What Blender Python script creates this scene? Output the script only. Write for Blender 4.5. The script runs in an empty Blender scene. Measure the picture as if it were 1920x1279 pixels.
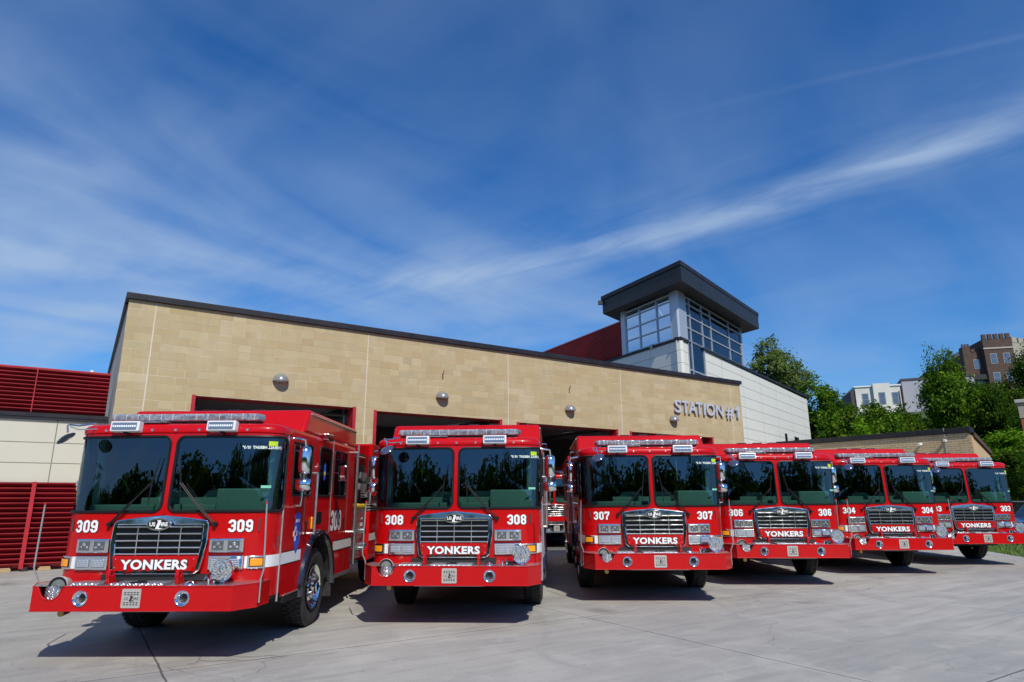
import bpy, bmesh, math, random
from math import sin, cos, pi, radians as R, sqrt, atan2, floor
from mathutils import Vector, Matrix
from mathutils.geometry import tessellate_polygon
random.seed(7)
SC = bpy.context.scene
COL = SC.collection

# ------------------------------------------------------------------ camera
cd = bpy.data.cameras.new('camera'); cam = bpy.data.objects.new('camera', cd); COL.objects.link(cam)
cd.sensor_width = 36; cd.lens = 36 * 1211.82 / 1920; cd.clip_end = 5000; cd.clip_start = 0.05
cam.location = (0, 0, 1.6538)
cam.rotation_mode = 'XYZ'
cam.matrix_world = Matrix.Translation((0, 0, 1.6538)) @ Matrix.Rotation(R(90 + 13.8046), 4, 'X') @ Matrix.Rotation(R(-0.2596), 4, 'Z')
SC.camera = cam
SC.render.resolution_x = 1024; SC.render.resolution_y = 682
SC.view_settings.view_transform = 'Standard'; SC.view_settings.look = 'None'
SC.view_settings.exposure = 0.0; SC.view_settings.gamma = 1.0

# ------------------------------------------------------------------ node helpers
class NT:
    """tiny expression helper round a node tree"""
    def __init__(s, nt): s.nt = nt; s.n = nt.nodes; s.l = nt.links
    def node(s, typ, **kw):
        x = s.n.new(typ)
        for k, v in kw.items(): setattr(x, k, v)
        return x
    def put(s, sock, v):
        if hasattr(v, 'is_output') or isinstance(v, bpy.types.NodeSocket): s.l.new(v, sock)
        else: sock.default_value = v
    def m(s, op, a, b=0.0, c=0.0, clamp=False):
        x = s.node('ShaderNodeMath', operation=op, use_clamp=clamp)
        s.put(x.inputs[0], a); s.put(x.inputs[1], b); s.put(x.inputs[2], c)
        return x.outputs[0]
    def xyz(s, v):
        x = s.node('ShaderNodeSeparateXYZ'); s.put(x.inputs[0], v); return x.outputs
    def vec(s, a, b, c):
        x = s.node('ShaderNodeCombineXYZ'); s.put(x.inputs[0], a); s.put(x.inputs[1], b); s.put(x.inputs[2], c); return x.outputs[0]
    def noise(s, v, scale=5., detail=4., rough=.5, dist=0.):
        x = s.node('ShaderNodeTexNoise'); s.put(x.inputs['Vector'], v)
        x.inputs['Scale'].default_value = scale; x.inputs['Detail'].default_value = detail
        x.inputs['Roughness'].default_value = rough; x.inputs['Distortion'].default_value = dist
        return x.outputs[0]
    def white(s, v):
        x = s.node('ShaderNodeTexWhiteNoise', noise_dimensions='3D'); s.put(x.inputs['Vector'], v); return x.outputs[0]
    def ramp(s, f, stops, interp='LINEAR'):
        x = s.node('ShaderNodeValToRGB'); x.color_ramp.interpolation = interp; e = x.color_ramp.elements
        while len(e) < len(stops): e.new(0.5)
        for i, (p, c) in enumerate(stops):
            e[i].position = p; e[i].color = (*c, 1) if len(c) == 3 else c
        s.put(x.inputs[0], f); return x.outputs[0]
    def mr(s, v, a, b, c=0., d=1.):
        x = s.node('ShaderNodeMapRange'); s.put(x.inputs[0], v)
        for i, q in enumerate((a, b, c, d)): x.inputs[i + 1].default_value = q
        return x.outputs[0]
    def mix(s, f, a, b, blend='MIX'):
        x = s.node('ShaderNodeMix', data_type='RGBA', blend_type=blend)
        s.put(x.inputs[0], f)
        for i, q in ((6, a), (7, b)):
            if isinstance(q, tuple): q = (*q, 1) if len(q) == 3 else q
            s.put(x.inputs[i], q)
        return x.outputs[2]
    def bump(s, h, strength=.3, dist=.01):
        x = s.node('ShaderNodeBump'); x.inputs['Strength'].default_value = strength; x.inputs['Distance'].default_value = dist
        s.put(x.inputs['Height'], h); return x.outputs[0]
    def obj(s): return s.node('ShaderNodeTexCoord').outputs['Object']

# ------------------------------------------------------------------ sky and sun
SUN_AZ = Vector((sin(R(19)), -cos(R(19)), 0)); SUN_EL = R(46)
w = bpy.data.worlds.new('World'); SC.world = w; w.use_nodes = True
T = NT(w.node_tree); T.n.clear()
wo = T.node('ShaderNodeOutputWorld'); bg = T.node('ShaderNodeBackground'); bg.inputs['Strength'].default_value = 0.095
sky = T.node('ShaderNodeTexSky', sky_type='NISHITA'); sky.sun_disc = False
sky.sun_elevation = SUN_EL; sky.sun_rotation = R(161); sky.altitude = 50; sky.air_density = 1.0; sky.dust_density = 0.35; sky.ozone_density = 4.0
hs = T.node('ShaderNodeHueSaturation'); hs.inputs['Saturation'].default_value = 1.30; hs.inputs['Value'].default_value = 1.05
T.l.new(sky.outputs[0], hs.inputs['Color'])
dirv = T.node('ShaderNodeTexCoord').outputs['Generated']
dx, dy, dz = T.xyz(dirv)
zz = T.m('ADD', T.m('MAXIMUM', dz, 0.0), 0.1)
px = T.m('DIVIDE', dx, zz); py = T.m('DIVIDE', dy, zz)
# the long contrail-like streak of cirrus: a curve in the plane of the cloud layer
wob = T.m('MULTIPLY', T.m('SUBTRACT', T.noise(T.vec(px, py, 0.), 1.2, 2., .5), .5), 0.06)
cy = T.m('SUBTRACT', T.m('SUBTRACT', 2.095, T.m('MULTIPLY', px, 0.373)), T.m('MULTIPLY', T.m('MULTIPLY', px, px), 0.32))
q = T.m('ADD', T.m('SUBTRACT', py, cy), wob)
wd = T.mr(px, -1.0, 1.3, 0.085, 0.080)
g = T.m('EXPONENT', T.m('MULTIPLY', T.m('POWER', T.m('ABSOLUTE', T.m('DIVIDE', q, wd)), 2.0), -0.75))
g2 = T.m('EXPONENT', T.m('MULTIPLY', T.m('POWER', T.m('ABSOLUTE', T.m('DIVIDE', q, 0.30)), 2.0), -1.0))
# direction along the streak for stretched noise
ca, sa = cos(R(-38)), sin(R(-38))
al = T.m('ADD', T.m('MULTIPLY', px, ca), T.m('MULTIPLY', py, sa))
ac = T.m('SUBTRACT', T.m('MULTIPLY', py, ca), T.m('MULTIPLY', px, sa))
st = T.noise(T.vec(T.m('MULTIPLY', al, 1.2), T.m('MULTIPLY', ac, 4.0), 0.3), 2.6, 6., .55, .5)
g = T.m('MULTIPLY', g, T.mr(st, .30, .66, .45, 1.))
g = T.m('MULTIPLY', g, T.mr(px, -.95, .5, .0, .50))
g2 = T.m('MULTIPLY', g2, T.mr(st, .35, .75, 0., .16))
# a second, hair-thin trail higher on the right
tq = T.m('SUBTRACT', py, T.m("ADD", 1.4574, T.m("MULTIPLY", px, -0.4397)))
thin = T.m('EXPONENT', T.m('MULTIPLY', T.m('POWER', T.m('ABSOLUTE', T.m('DIVIDE', tq, .011)), 2.), -1.))
thin = T.m('MULTIPLY', T.m('MULTIPLY', thin, T.mr(px, .25, .85, 0., .07)), T.mr(st, .3, .6, .4, 1.))
# broad veils of thin cirrus, more of them low and to the left
a2, b2 = cos(R(52)), sin(R(52))
al2 = T.m('ADD', T.m('MULTIPLY', px, a2), T.m('MULTIPLY', py, b2))
ac2 = T.m('SUBTRACT', T.m('MULTIPLY', py, a2), T.m('MULTIPLY', px, b2))
v1 = T.noise(T.vec(T.m('MULTIPLY', al2, .55), T.m('MULTIPLY', ac2, 1.15), 4.1), 1.4, 5., .47, .8)
v2 = T.noise(T.vec(T.m('MULTIPLY', al, .5), T.m('MULTIPLY', ac, 1.2), 9.7), 1.6, 5., .48, .4)
veil = T.m('ADD', T.mr(v1, .34, .72, 0., .40), T.mr(v2, .40, .74, 0., .24))
veil = T.m('MULTIPLY', veil, T.mr(T.m('ADD', px, T.m('MULTIPLY', py, -.3)), -1.9, .3, 1.5, .55))
# hooked mare's tail on the left
hq = T.m('SUBTRACT', py, T.m('ADD', 2.62, T.m('MULTIPLY', T.m('ADD', px, 0.55), T.m('ADD', 1.6, T.m('MULTIPLY', px, 1.9)))))
hook = T.m('EXPONENT', T.m('MULTIPLY', T.m('POWER', T.m('ABSOLUTE', T.m('DIVIDE', T.m('ADD', hq, wob), .16)), 2.), -1.))
veil = T.m('MULTIPLY', veil, T.mr(T.m('ADD', dz, T.m('MULTIPLY', T.m('MAXIMUM', dx, -.1), .25)), .30, .62, 1.15, .48))
tot = T.m('ADD', T.m('ADD', T.m('ADD', g, g2), T.m('MULTIPLY', hook, T.mr(px, -1.1, -.5, .16, .0))), T.m('ADD', veil, thin), clamp=True)
skyc = T.mix(T.m('MINIMUM', tot, .8), T.mix(1.0, hs.outputs[0], (.62, 1.0, 1.27), 'MULTIPLY'), (4.3, 5.7, 7.8))
# low haze towards the horizon
hz = T.m('POWER', T.m('SUBTRACT', 1.0, T.m('MAXIMUM', dz, 0.), clamp=True), 7.0)
skyc = T.mix(T.m('MULTIPLY', hz, .50), skyc, (2.4, 4.0, 7.2))
T.l.new(skyc, bg.inputs[0]); T.l.new(bg.outputs[0], wo.inputs[0])

sl = bpy.data.lights.new('sun', 'SUN'); sl.energy = 4.4; sl.angle = R(0.53); sl.color = (1.0, 0.94, 0.82)
so = bpy.data.objects.new('sun', sl); COL.objects.link(so)
sd = (SUN_AZ * cos(SUN_EL) + Vector((0, 0, sin(SUN_EL)))).normalized()
so.rotation_euler = sd.to_track_quat('Z', 'Y').to_euler(); so.location = (10, -20, 40)

# ------------------------------------------------------------------ materials
MATS = {}
def mat(name, col=(.5, .5, .5), rough=.5, metal=0., coat=0., spec=.5, **kw):
    if name in MATS: return MATS[name]
    m = bpy.data.materials.new(name); m.use_nodes = True
    p = m.node_tree.nodes['Principled BSDF']
    p.inputs['Base Color'].default_value = (*col, 1); p.inputs['Roughness'].default_value = rough
    p.inputs['Metallic'].default_value = metal; p.inputs['Coat Weight'].default_value = coat
    p.inputs['Coat Roughness'].default_value = .04; p.inputs['Specular IOR Level'].default_value = spec
    for k, v in kw.items(): p.inputs[k].default_value = v
    MATS[name] = m; m['p'] = 1
    return m
def tree_of(m): t = NT(m.node_tree); return t, m.node_tree.nodes['Principled BSDF']

red = mat('red_paint', (.60, .004, .007), .34, coat=.45, spec=.15)
t, p = tree_of(red)
co = t.obj(); nn = t.noise(co, 1.3, 5., .6); n2 = t.noise(co, 26., 4., .6)
p.inputs['Base Color'].default_value = (.6, .004, .007, 1)
t.l.new(t.mix(t.mr(nn, .35, .7), (.44, .0015, .003), (.52, .002, .004)), p.inputs['Base Color'])
t.l.new(t.bump(t.noise(co, 1.7, 2., .5), .05, .02), p.inputs['Coat Normal'])
# cab shell: red outside, dark trim inside
cabm = bpy.data.materials.new('cab_shell'); cabm.use_nodes = True
t, p = tree_of(cabm)
p.inputs['Roughness'].default_value = .34; p.inputs['Coat Weight'].default_value = .45; p.inputs['Coat Roughness'].default_value = .04; p.inputs['Specular IOR Level'].default_value = .15
tr = t.node('ShaderNodeBsdfDiffuse'); tr.inputs[0].default_value = (.035, .04, .042, 1)
ms = t.node('ShaderNodeMixShader'); geo = t.node('ShaderNodeNewGeometry')
nn = t.noise(t.obj(), 1.3, 5., .6)
t.l.new(t.mix(t.mr(nn, .35, .7), (.44, .0015, .003), (.52, .002, .004)), p.inputs['Base Color'])
t.l.new(geo.outputs['Backfacing'], ms.inputs[0]); t.l.new(p.outputs[0], ms.inputs[1]); t.l.new(tr.outputs[0], ms.inputs[2])
t.l.new(ms.outputs[0], t.n['Material Output'].inputs[0])

chrome = mat('chrome', (.78, .79, .80), .07, metal=1.)
t, p = tree_of(chrome); t.l.new(t.mr(t.noise(t.obj(), 9., 3.), .3, .7, .04, .14), p.inputs['Roughness'])
brightc = mat('polished_mirror_shell', (.80, .81, .83), .10, metal=1.)
alu = mat('brushed_aluminium', (.62, .63, .64), .32, metal=.9)
t, p = tree_of(alu); t.l.new(t.mr(t.noise(t.obj(), 14., 4.), .3, .7, .24, .42), p.inputs['Roughness'])
dia = mat('diamond_plate', (.66, .67, .68), .25, metal=.85)
t, p = tree_of(dia)
x, y, z = t.xyz(t.obj())
def diam(a, b, k=95.):
    u = t.m('MULTIPLY', t.m('ADD', a, b), k); v = t.m('MULTIPLY', t.m('SUBTRACT', a, b), k)
    c = t.m('SIGN', t.m('MULTIPLY', t.m('SINE', t.m('MULTIPLY', u, .5)), t.m('SINE', t.m('MULTIPLY', v, .5))))
    s1 = t.m('MULTIPLY', t.m('POWER', t.m('ABSOLUTE', t.m('SINE', u)), 2.), t.m('POWER', t.m('ABSOLUTE', t.m('SINE', t.m('MULTIPLY', v, .5))), .5))
    s2 = t.m('MULTIPLY', t.m('POWER', t.m('ABSOLUTE', t.m('SINE', v)), 2.), t.m('POWER', t.m('ABSOLUTE', t.m('SINE', t.m('MULTIPLY', u, .5))), .5))
    return t.m('MAXIMUM', t.m('MULTIPLY', s1, t.m('GREATER_THAN', c, 0.)), t.m('MULTIPLY', s2, t.m('LESS_THAN', c, 0.)))
h = diam(t.m('ADD', x, y), z)
t.l.new(t.bump(h, .9, .006), p.inputs['Normal'])
t.l.new(t.mix(h, (.42, .43, .45), (.82, .83, .84)), p.inputs['Base Color'])
white = mat('white_stripe', (.72, .73, .74), .35)
decal_w = mat('white_lettering', (.80, .81, .82), .35)
decal_k = mat('black_lettering', (.008, .008, .009), .4)
black = mat('black_trim', (.009, .009, .010), .5, spec=.3)
rubber = mat('rubber', (.02, .02, .021), .75)
t, p = tree_of(rubber); nn = t.noise(t.obj(), 7., 5., .6)
t.l.new(t.mix(t.mr(nn, .4, .75), (.016, .016, .017), (.045, .042, .038)), p.inputs['Base Color'])
dark = mat('chassis_black', (.015, .015, .016), .6)
inter = mat('cab_grey_vinyl', (.16, .19, .19), .7)
dashm = mat('dashboard_grey', (.26, .30, .29), .6)
seatm = mat('seat_black', (.02, .021, .023), .7)
steel = mat('stainless_steel', (.62, .59, .55), .42, metal=.55)
amber = mat('amber_lens', (.95, .33, .01), .25, coat=.6)
amber.node_tree.nodes['Principled BSDF'].inputs['Subsurface Weight'].default_value = .1
redlens = mat('red_lens', (.55, .01, .01), .15, coat=1.)
bluem = mat('blue_decal', (.02, .09, .50), .35)
yellow = mat('yellow_hose', (.75, .50, .02), .7)
greens = mat('lime_sticker', (.45, .62, .02), .5)
teals = mat('teal_sticker', (.20, .55, .42), .5)
led = mat('led_lens', (.50, .56, .66), .12, metal=.35, coat=1.)
t, p = tree_of(led); xx, yy, zz2 = t.xyz(t.obj())
gr = t.m('MULTIPLY', t.m('ABSOLUTE', t.m('SINE', t.m('MULTIPLY', xx, 190.))), t.m('ABSOLUTE', t.m('SINE', t.m('MULTIPLY', zz2, 150.))))
t.l.new(t.ramp(gr, [(0., (.06, .08, .11)), (.4, (.36, .42, .52)), (1., (.85, .90, .98))]), p.inputs['Base Color'])
barm = mat('lightbar_lens', (.55, .57, .62), .08, metal=.25, coat=1.)
t, p = tree_of(barm); xx, yy, zz2 = t.xyz(t.obj())
gr = t.m('ABSOLUTE', t.m('SINE', t.m('MULTIPLY', xx, 22.)))
gz = t.m('ABSOLUTE', t.m('SINE', t.m('MULTIPLY', zz2, 60.)))
gn = t.noise(t.vec(t.m('MULTIPLY', xx, 14.), yy, t.m('MULTIPLY', zz2, 26.)), 1., 4., .7)
c = t.mix(t.mr(gn, .35, .65), (.15, .16, .20), (.42, .44, .50))
t.l.new(t.mix(t.m('LESS_THAN', gr, .10), c, (.62, .63, .66)), p.inputs['Base Color'])
bezel = mat('white_bezel', (.70, .71, .72), .25, coat=.5)
lampglass = mat('lamp_glass', (.55, .58, .60), .06, metal=.55, coat=1.)
t, p = tree_of(lampglass)
vo = t.node('ShaderNodeTexVoronoi'); vo.inputs['Scale'].default_value = 46.; t.l.new(t.obj(), vo.inputs['Vector'])
t.l.new(t.ramp(vo.outputs[0], [(.05, (.85, .87, .9)), (.5, (.42, .45, .47)), (.9, (.10, .11, .12))]), p.inputs['Base Color'])
t.l.new(t.bump(vo.outputs[0], .5, .01), p.inputs['Normal'])

def glassmat(name, tint, refl=.10, fm=1.0):
    m = bpy.data.materials.new(name); m.use_nodes = True; t = NT(m.node_tree); t.n.clear()
    o = t.node('ShaderNodeOutputMaterial'); tb = t.node('ShaderNodeBsdfTransparent'); tb.inputs[0].default_value = (*tint, 1)
    gl = t.node('ShaderNodeBsdfGlossy'); gl.inputs['Roughness'].default_value = .0; gl.inputs[0].default_value = (.72, .86, 1., 1)
    nb = t.bump(t.noise(t.obj(), 1.1, 1., .4), .03, .02); t.l.new(nb, gl.inputs['Normal'])
    lw = t.node('ShaderNodeLayerWeight'); lw.inputs[0].default_value = .25
    f = t.m('ADD', t.m('MULTIPLY', lw.outputs['Fresnel'], fm), refl, clamp=True)
    mx = t.node('ShaderNodeMixShader'); t.l.new(f, mx.inputs[0]); t.l.new(tb.outputs[0], mx.inputs[1]); t.l.new(gl.outputs[0], mx.inputs[2])
    t.l.new(mx.outputs[0], o.inputs[0]); return m
wglass = glassmat('windscreen_glass', (.32, .54, .49), .09)
sglass = glassmat('side_glass', (.34, .40, .40), .10)
bglass = glassmat('building_glass', (.42, .52, .58), .10, .65)

# ------------------------------------------------------------------ mesh builder
class MB:
    def __init__(s): s.v = []; s.f = []; s.mi = []; s.cur = 0
    def add(s, vs, fs):
        b = len(s.v); s.v += [tuple(q) for q in vs]; s.f += [tuple(i + b for i in f) for f in fs]; s.mi += [s.cur] * len(fs); return s
    def bx(s, x0, x1, y0, y1, z0, z1, M=None):
        vs = [Vector(q) for q in ((x0, y0, z0), (x1, y0, z0), (x1, y1, z0), (x0, y1, z0), (x0, y0, z1), (x1, y0, z1), (x1, y1, z1), (x0, y1, z1))]
        if M is not None: vs = [M @ q for q in vs]
        return s.add(vs, [(0, 3, 2, 1), (4, 5, 6, 7), (0, 1, 5, 4), (1, 2, 6, 5), (2, 3, 7, 6), (3, 0, 4, 7)])
    def cyl(s, a, b, r0, r1=None, n=20, caps=True):
        a = Vector(a); b = Vector(b); r1 = r0 if r1 is None else r1
        d = (b - a).normalized(); u = d.orthogonal().normalized(); v = d.cross(u)
        vs = []
        for P, r in ((a, r0), (b, r1)):
            vs += [P + (u * cos(2 * pi * i / n) + v * sin(2 * pi * i / n)) * r for i in range(n)]
        fs = [(i, (i + 1) % n, n + (i + 1) % n, n + i) for i in range(n)]
        if caps: fs += [tuple(range(n))[::-1], tuple(range(n, 2 * n))]
        return s.add(vs, fs)
    def lathe(s, c, axis, prof, n=24):
        """prof: list of (distance along axis, radius)"""
        c = Vector(c); d = Vector(axis).normalized(); u = d.orthogonal().normalized(); v = d.cross(u)
        vs = []
        for h, r in prof: vs += [c + d * h + (u * cos(2 * pi * i / n) + v * sin(2 * pi * i / n)) * max(r, 1e-4) for i in range(n)]
        fs = []
        for k in range(len(prof) - 1):
            fs += [(k * n + i, k * n + (i + 1) % n, (k + 1) * n + (i + 1) % n, (k + 1) * n + i) for i in range(n)]
        return s.add(vs, fs)
    def tube(s, pts, r, n=8, closed=False):
        pts = [Vector(q) for q in pts]; k = len(pts); vs = []; up = None
        for i, P in enumerate(pts):
            a = pts[(i - 1) % k] if (closed or i > 0) else P; b = pts[(i + 1) % k] if (closed or i < k - 1) else P
            d = (b - a).normalized()
            if up is None: up = d.orthogonal().normalized()
            u = (up - d * up.dot(d)).normalized(); up = u; v = d.cross(u)
            rr = r[i] if isinstance(r, (list, tuple)) else r
            vs += [P + (u * cos(2 * pi * j / n) + v * sin(2 * pi * j / n)) * rr for j in range(n)]
        fs = []
        for i in range(k if closed else k - 1):
            a = i * n; b = ((i + 1) % k) * n
            fs += [(a + j, a + (j + 1) % n, b + (j + 1) % n, b + j) for j in range(n)]
        if not closed: fs += [tuple(range(n))[::-1], tuple((k - 1) * n + j for j in range(n))]
        return s.add(vs, fs)
    def tess(s, loops, mp):
        """flat region with holes; loops of 2D points, first is the outline; mp maps (a,b)->3D"""
        L = [[Vector((a, b, 0)) for a, b in lp] for lp in loops]
        tri = tessellate_polygon(L); flat = [q for lp in loops for q in lp]
        return s.add([mp(a, b) for a, b in flat], [tuple(t) for t in tri])
    def prism(s, loops, mp):
        """region with holes given depth: mp(a,b,0) front, mp(a,b,1) back"""
        s.tess(loops, lambda a, b: mp(a, b, 0)); s.tess(loops, lambda a, b: mp(a, b, 1))
        for lp in loops:
            k = len(lp)
            s.add([mp(a, b, 0) for a, b in lp] + [mp(a, b, 1) for a, b in lp], [(i, (i + 1) % k, k + (i + 1) % k, k + i) for i in range(k)])
        return s
    def grid(s, rows):
        n = len(rows[0]); vs = [q for r_ in rows for q in r_]
        return s.add(vs, [(i * n + j, i * n + j + 1, (i + 1) * n + j + 1, (i + 1) * n + j) for i in range(len(rows) - 1) for j in range(n - 1)])
    def build(s, name, m, parent=None, smooth=False, bevel=0., outfrom=None, solid=True, seg=2):
        me = bpy.data.meshes.new(name); me.from_pydata(s.v, [], s.f)
        for q in (m if isinstance(m, (list, tuple)) else [m]): me.materials.append(q)
        if len(me.polygons) == len(s.mi): me.polygons.foreach_set('material_index', s.mi)
        bm = bmesh.new(); bm.from_mesh(me)
        if solid or bevel: bmesh.ops.remove_doubles(bm, verts=bm.verts, dist=1e-5)
        if outfrom is not None:
            o = Vector(outfrom); bm.normal_update()
            for f in bm.faces:
                if (f.calc_center_median() - o).dot(f.normal) < 0: f.normal_flip()
        elif solid: bmesh.ops.recalc_face_normals(bm, faces=bm.faces)
        if smooth:
            for f in bm.faces: f.smooth = True
            for e in bm.edges:
                if len(e.link_faces) == 2 and e.calc_face_angle(0) > R(38): e.smooth = False
        bm.to_mesh(me); bm.free(); me.update()
        o = bpy.data.objects.new(name, me); COL.objects.link(o)
        if parent: o.parent = parent
        if bevel:
            b = o.modifiers.new('bevel', 'BEVEL'); b.width = bevel; b.segments = seg; b.limit_method = 'ANGLE'; b.angle_limit = R(40); b.harden_normals = False
        return o
def empty(name, loc=(0, 0, 0), rz=0., parent=None):
    o = bpy.data.objects.new(name, None); COL.objects.link(o); o.location = loc; o.rotation_euler = (0, 0, rz); o.empty_display_size = .3
    if parent: o.parent = parent
    return o
def tag(o, label, cat, group=None):
    o['label'] = label; o['category'] = cat
    if group: o['group'] = group
    return o
def struct(o): o['kind'] = 'structure'; return o
def rrect(x0, x1, y0, y1, r, n=5):
    out = []
    for cx, cy, a in ((x1 - r, y1 - r, 0), (x0 + r, y1 - r, 90), (x0 + r, y0 + r, 180), (x1 - r, y0 + r, 270)):
        out += [(cx + r * cos(R(a + 90 * i / n)), cy + r * sin(R(a + 90 * i / n))) for i in range(n + 1)]
    return out
def circ(cx, cy, r, n=20): return [(cx + r * cos(2 * pi * i / n), cy + r * sin(2 * pi * i / n)) for i in range(n)]

# lettering
_tc = {}
def text2d(s, size=1., offset=0., spacing=1., extrude=0., res=3):
    """flat mesh of a string: verts (x, y, z), faces, centred on x, baseline 0"""
    k = (s, size, offset, spacing, extrude)
    if k in _tc: return _tc[k]
    cu = bpy.data.curves.new('t', 'FONT'); cu.body = s; cu.size = size; cu.offset = offset; cu.space_character = spacing
    cu.extrude = extrude; cu.resolution_u = res; cu.align_x = 'CENTER'
    o = bpy.data.objects.new('t', cu); COL.objects.link(o)
    dg = bpy.context.evaluated_depsgraph_get(); dg.update()
    me = o.evaluated_get(dg).to_mesh()
    v = [tuple(q.co) for q in me.vertices]; f = [tuple(q.vertices) for q in me.polygons]
    o.evaluated_get(dg).to_mesh_clear(); bpy.data.objects.remove(o); bpy.data.curves.remove(cu)
    _tc[k] = (v, f); return _tc[k]
def ribbon(path, th, closed):
    """mitred thick polyline -> quads"""
    k = len(path); L = []; Rr = []
    P = [Vector(q) for q in path]
    for i in range(k):
        if closed or 0 < i < k - 1:
            d0 = (P[i] - P[i - 1]).normalized(); d1 = (P[(i + 1) % k] - P[i]).normalized()
        elif i == 0: d0 = d1 = (P[1] - P[0]).normalized()
        else: d0 = d1 = (P[i] - P[i - 1]).normalized()
        n0 = Vector((-d0.y, d0.x)); n1 = Vector((-d1.y, d1.x)); mm = (n0 + n1).normalized(); q = th / 2 / max(mm.dot(n0), .5)
        L.append(P[i] + mm * q); Rr.append(P[i] - mm * q)
    vs = L + Rr; m = k if closed else k - 1
    return [tuple(q) for q in vs], [(i, (i + 1) % k, k + (i + 1) % k, k + i) for i in range(m)]
c_ = .11
DIG = {
 '0': [([(c_, 0), (.4 - c_, 0), (.4, c_), (.4, .8 - c_), (.4 - c_, .8), (c_, .8), (0, .8 - c_), (0, c_)], True)],
 '3': [([(0, .60), (0, .8 - c_), (c_, .8), (.4 - c_, .8), (.4, .8 - c_), (.4, .48), (.33, .40), (.4, .32), (.4, c_), (.4 - c_, 0), (c_, 0), (0, c_), (0, .20)], False), ([(.13, .4), (.25, .4)], False)],
 '8': [([(c_, .4), (.4 - c_, .4), (.4, .5), (.4, .8 - c_), (.4 - c_, .8), (c_, .8), (0, .8 - c_), (0, .5)], True), ([(c_, 0), (.4 - c_, 0), (.4, c_), (.4, .30), (.4 - c_, .4), (c_, .4), (0, .30), (0, c_)], True)],
 '9': [([(c_, .36), (.4, .36), (.4, .8 - c_), (.4 - c_, .8), (c_, .8), (0, .8 - c_), (0, .46)], True), ([(.4, .40), (.4, c_), (.4 - c_, 0), (c_, 0), (0, c_), (0, .2)], False)],
 '6': [([(c_, 0), (.4 - c_, 0), (.4, c_), (.4, .34), (.4 - c_, .44), (0, .44), (0, c_)], True), ([(0, .4), (0, .8 - c_), (c_, .8), (.4 - c_, .8), (.4, .8 - c_), (.4, .6)], False)],
 '7': [([(0, .62), (0, .8), (.4, .8), (.4, .62), (.2, .3), (.17, -.1)], False)],
 '4': [([(.3, -.1), (.3, .9)], False), ([(.24, .84), (.0, .34), (.0, .22), (.5, .22)], False)],
}
def digits(s, h, th_extra=0.):
    """-> list of (verts2d, faces, layer), total centred"""
    sc = h; out = []; adv = .70; W_ = (len(s) - 1) * adv + .6; x0 = -W_ / 2 + .1
    for i, ch in enumerate(s):
        for k, (path, cl) in enumerate(DIG[ch]):
            pth = [Vector((a + x0 + i * adv, b + .1)) for a, b in path]
            if not cl and th_extra:
                pth[0] = pth[0] + (pth[0] - pth[1]).normalized() * th_extra / 2; pth[-1] = pth[-1] + (pth[-1] - pth[-2]).normalized() * th_extra / 2
            v, f = ribbon(pth, .2 + th_extra, cl)
            out.append(([(a * sc, (b - .5) * sc) for a, b in v], f, k))
    return out

# ------------------------------------------------------------------ fire engine geometry
OUT = [(0, .44), (.25, .443), (.5, .449), (.72, .458), (.90, .473), (1.02, .495), (1.11, .535), (1.17, .595), (1.205, .67), (1.222, .76), (1.228, .85), (1.228, .93), (1.228, 1.4), (1.228, 4.12)]
SL = [0.]
for i in range(1, len(OUT)): SL.append(SL[-1] + math.hypot(OUT[i][0] - OUT[i - 1][0], OUT[i][1] - OUT[i - 1][1]))
SMAX = SL[11]
def cat(p0, p1, p2, p3, t): return .5 * ((2 * p1) + (-p0 + p2) * t + (2 * p0 - 5 * p1 + 4 * p2 - p3) * t * t + (-p0 + 3 * p1 - 3 * p2 + p3) * t ** 3)
def outl(s):
    a = min(abs(s), SL[-1] - 1e-4); i = 0
    while SL[i + 1] < a: i += 1
    u = (a - SL[i]) / (SL[i + 1] - SL[i])
    if i >= 11: x = OUT[i][0]; y = OUT[i][1] + (OUT[i + 1][1] - OUT[i][1]) * u
    else:
        g_ = lambda j, k: OUT[max(j, 0)][k] if j >= 0 else (-OUT[1][0], OUT[1][1])[k]
        x = cat(g_(i - 1, 0), OUT[i][0], OUT[i + 1][0], OUT[i + 2][0], u); y = cat(g_(i - 1, 1), OUT[i][1], OUT[i + 1][1], OUT[i + 2][1], u)
    return (x if s >= 0 else -x), y
def nrm(s):
    a = outl(s - .02); b = outl(s + .02); d = Vector((b[0] - a[0], b[1] - a[1])).normalized(); return Vector((d.y, -d.x, 0))
def S(s, z, off=0.):
    x, y = outl(s); n = nrm(s)
    tl = .055 * min(max((z - 1.52) / .88, 0), 1.05) * max(0., -n.y)
    return Vector((x, y + tl, z)) + n * off
def frange(a, b, n): return [a + (b - a) * i / n for i in range(n + 1)]
SSEG = [-SMAX] + frange(-1.5, 1.5, 44) + [SMAX]

def decal(mb, v, f, s0, z0, off=.003, mirror=False):
    """2D shape wrapped on the front of the cab"""
    return mb.add([S(s0 + (-a if mirror else a), z0 + b, off) for a, b in [q[:2] for q in v]], f)
def rect_sheet(mb, s0, s1, z0, z1, off, n=8):
    ss = frange(s0, s1, n); return mb.grid([[S(a, z0, off) for a in ss], [S(a, z1, off) for a in ss]])
def boxed(mb, s0, s1, z0, z1, o0, o1, n=4):
    """box proud of the cab front, following its curve"""
    ss = frange(s0, s1, n)
    a = [S(q, z0, o0) for q in ss]; b = [S(q, z0, o1) for q in ss]; c = [S(q, z1, o1) for q in ss]; d = [S(q, z1, o0) for q in ss]
    mb.grid([a, b, c, d, a])
    for i in (0, n): mb.add([a[i], b[i], c[i], d[i]], [(0, 1, 2, 3)])
    return mb

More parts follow.
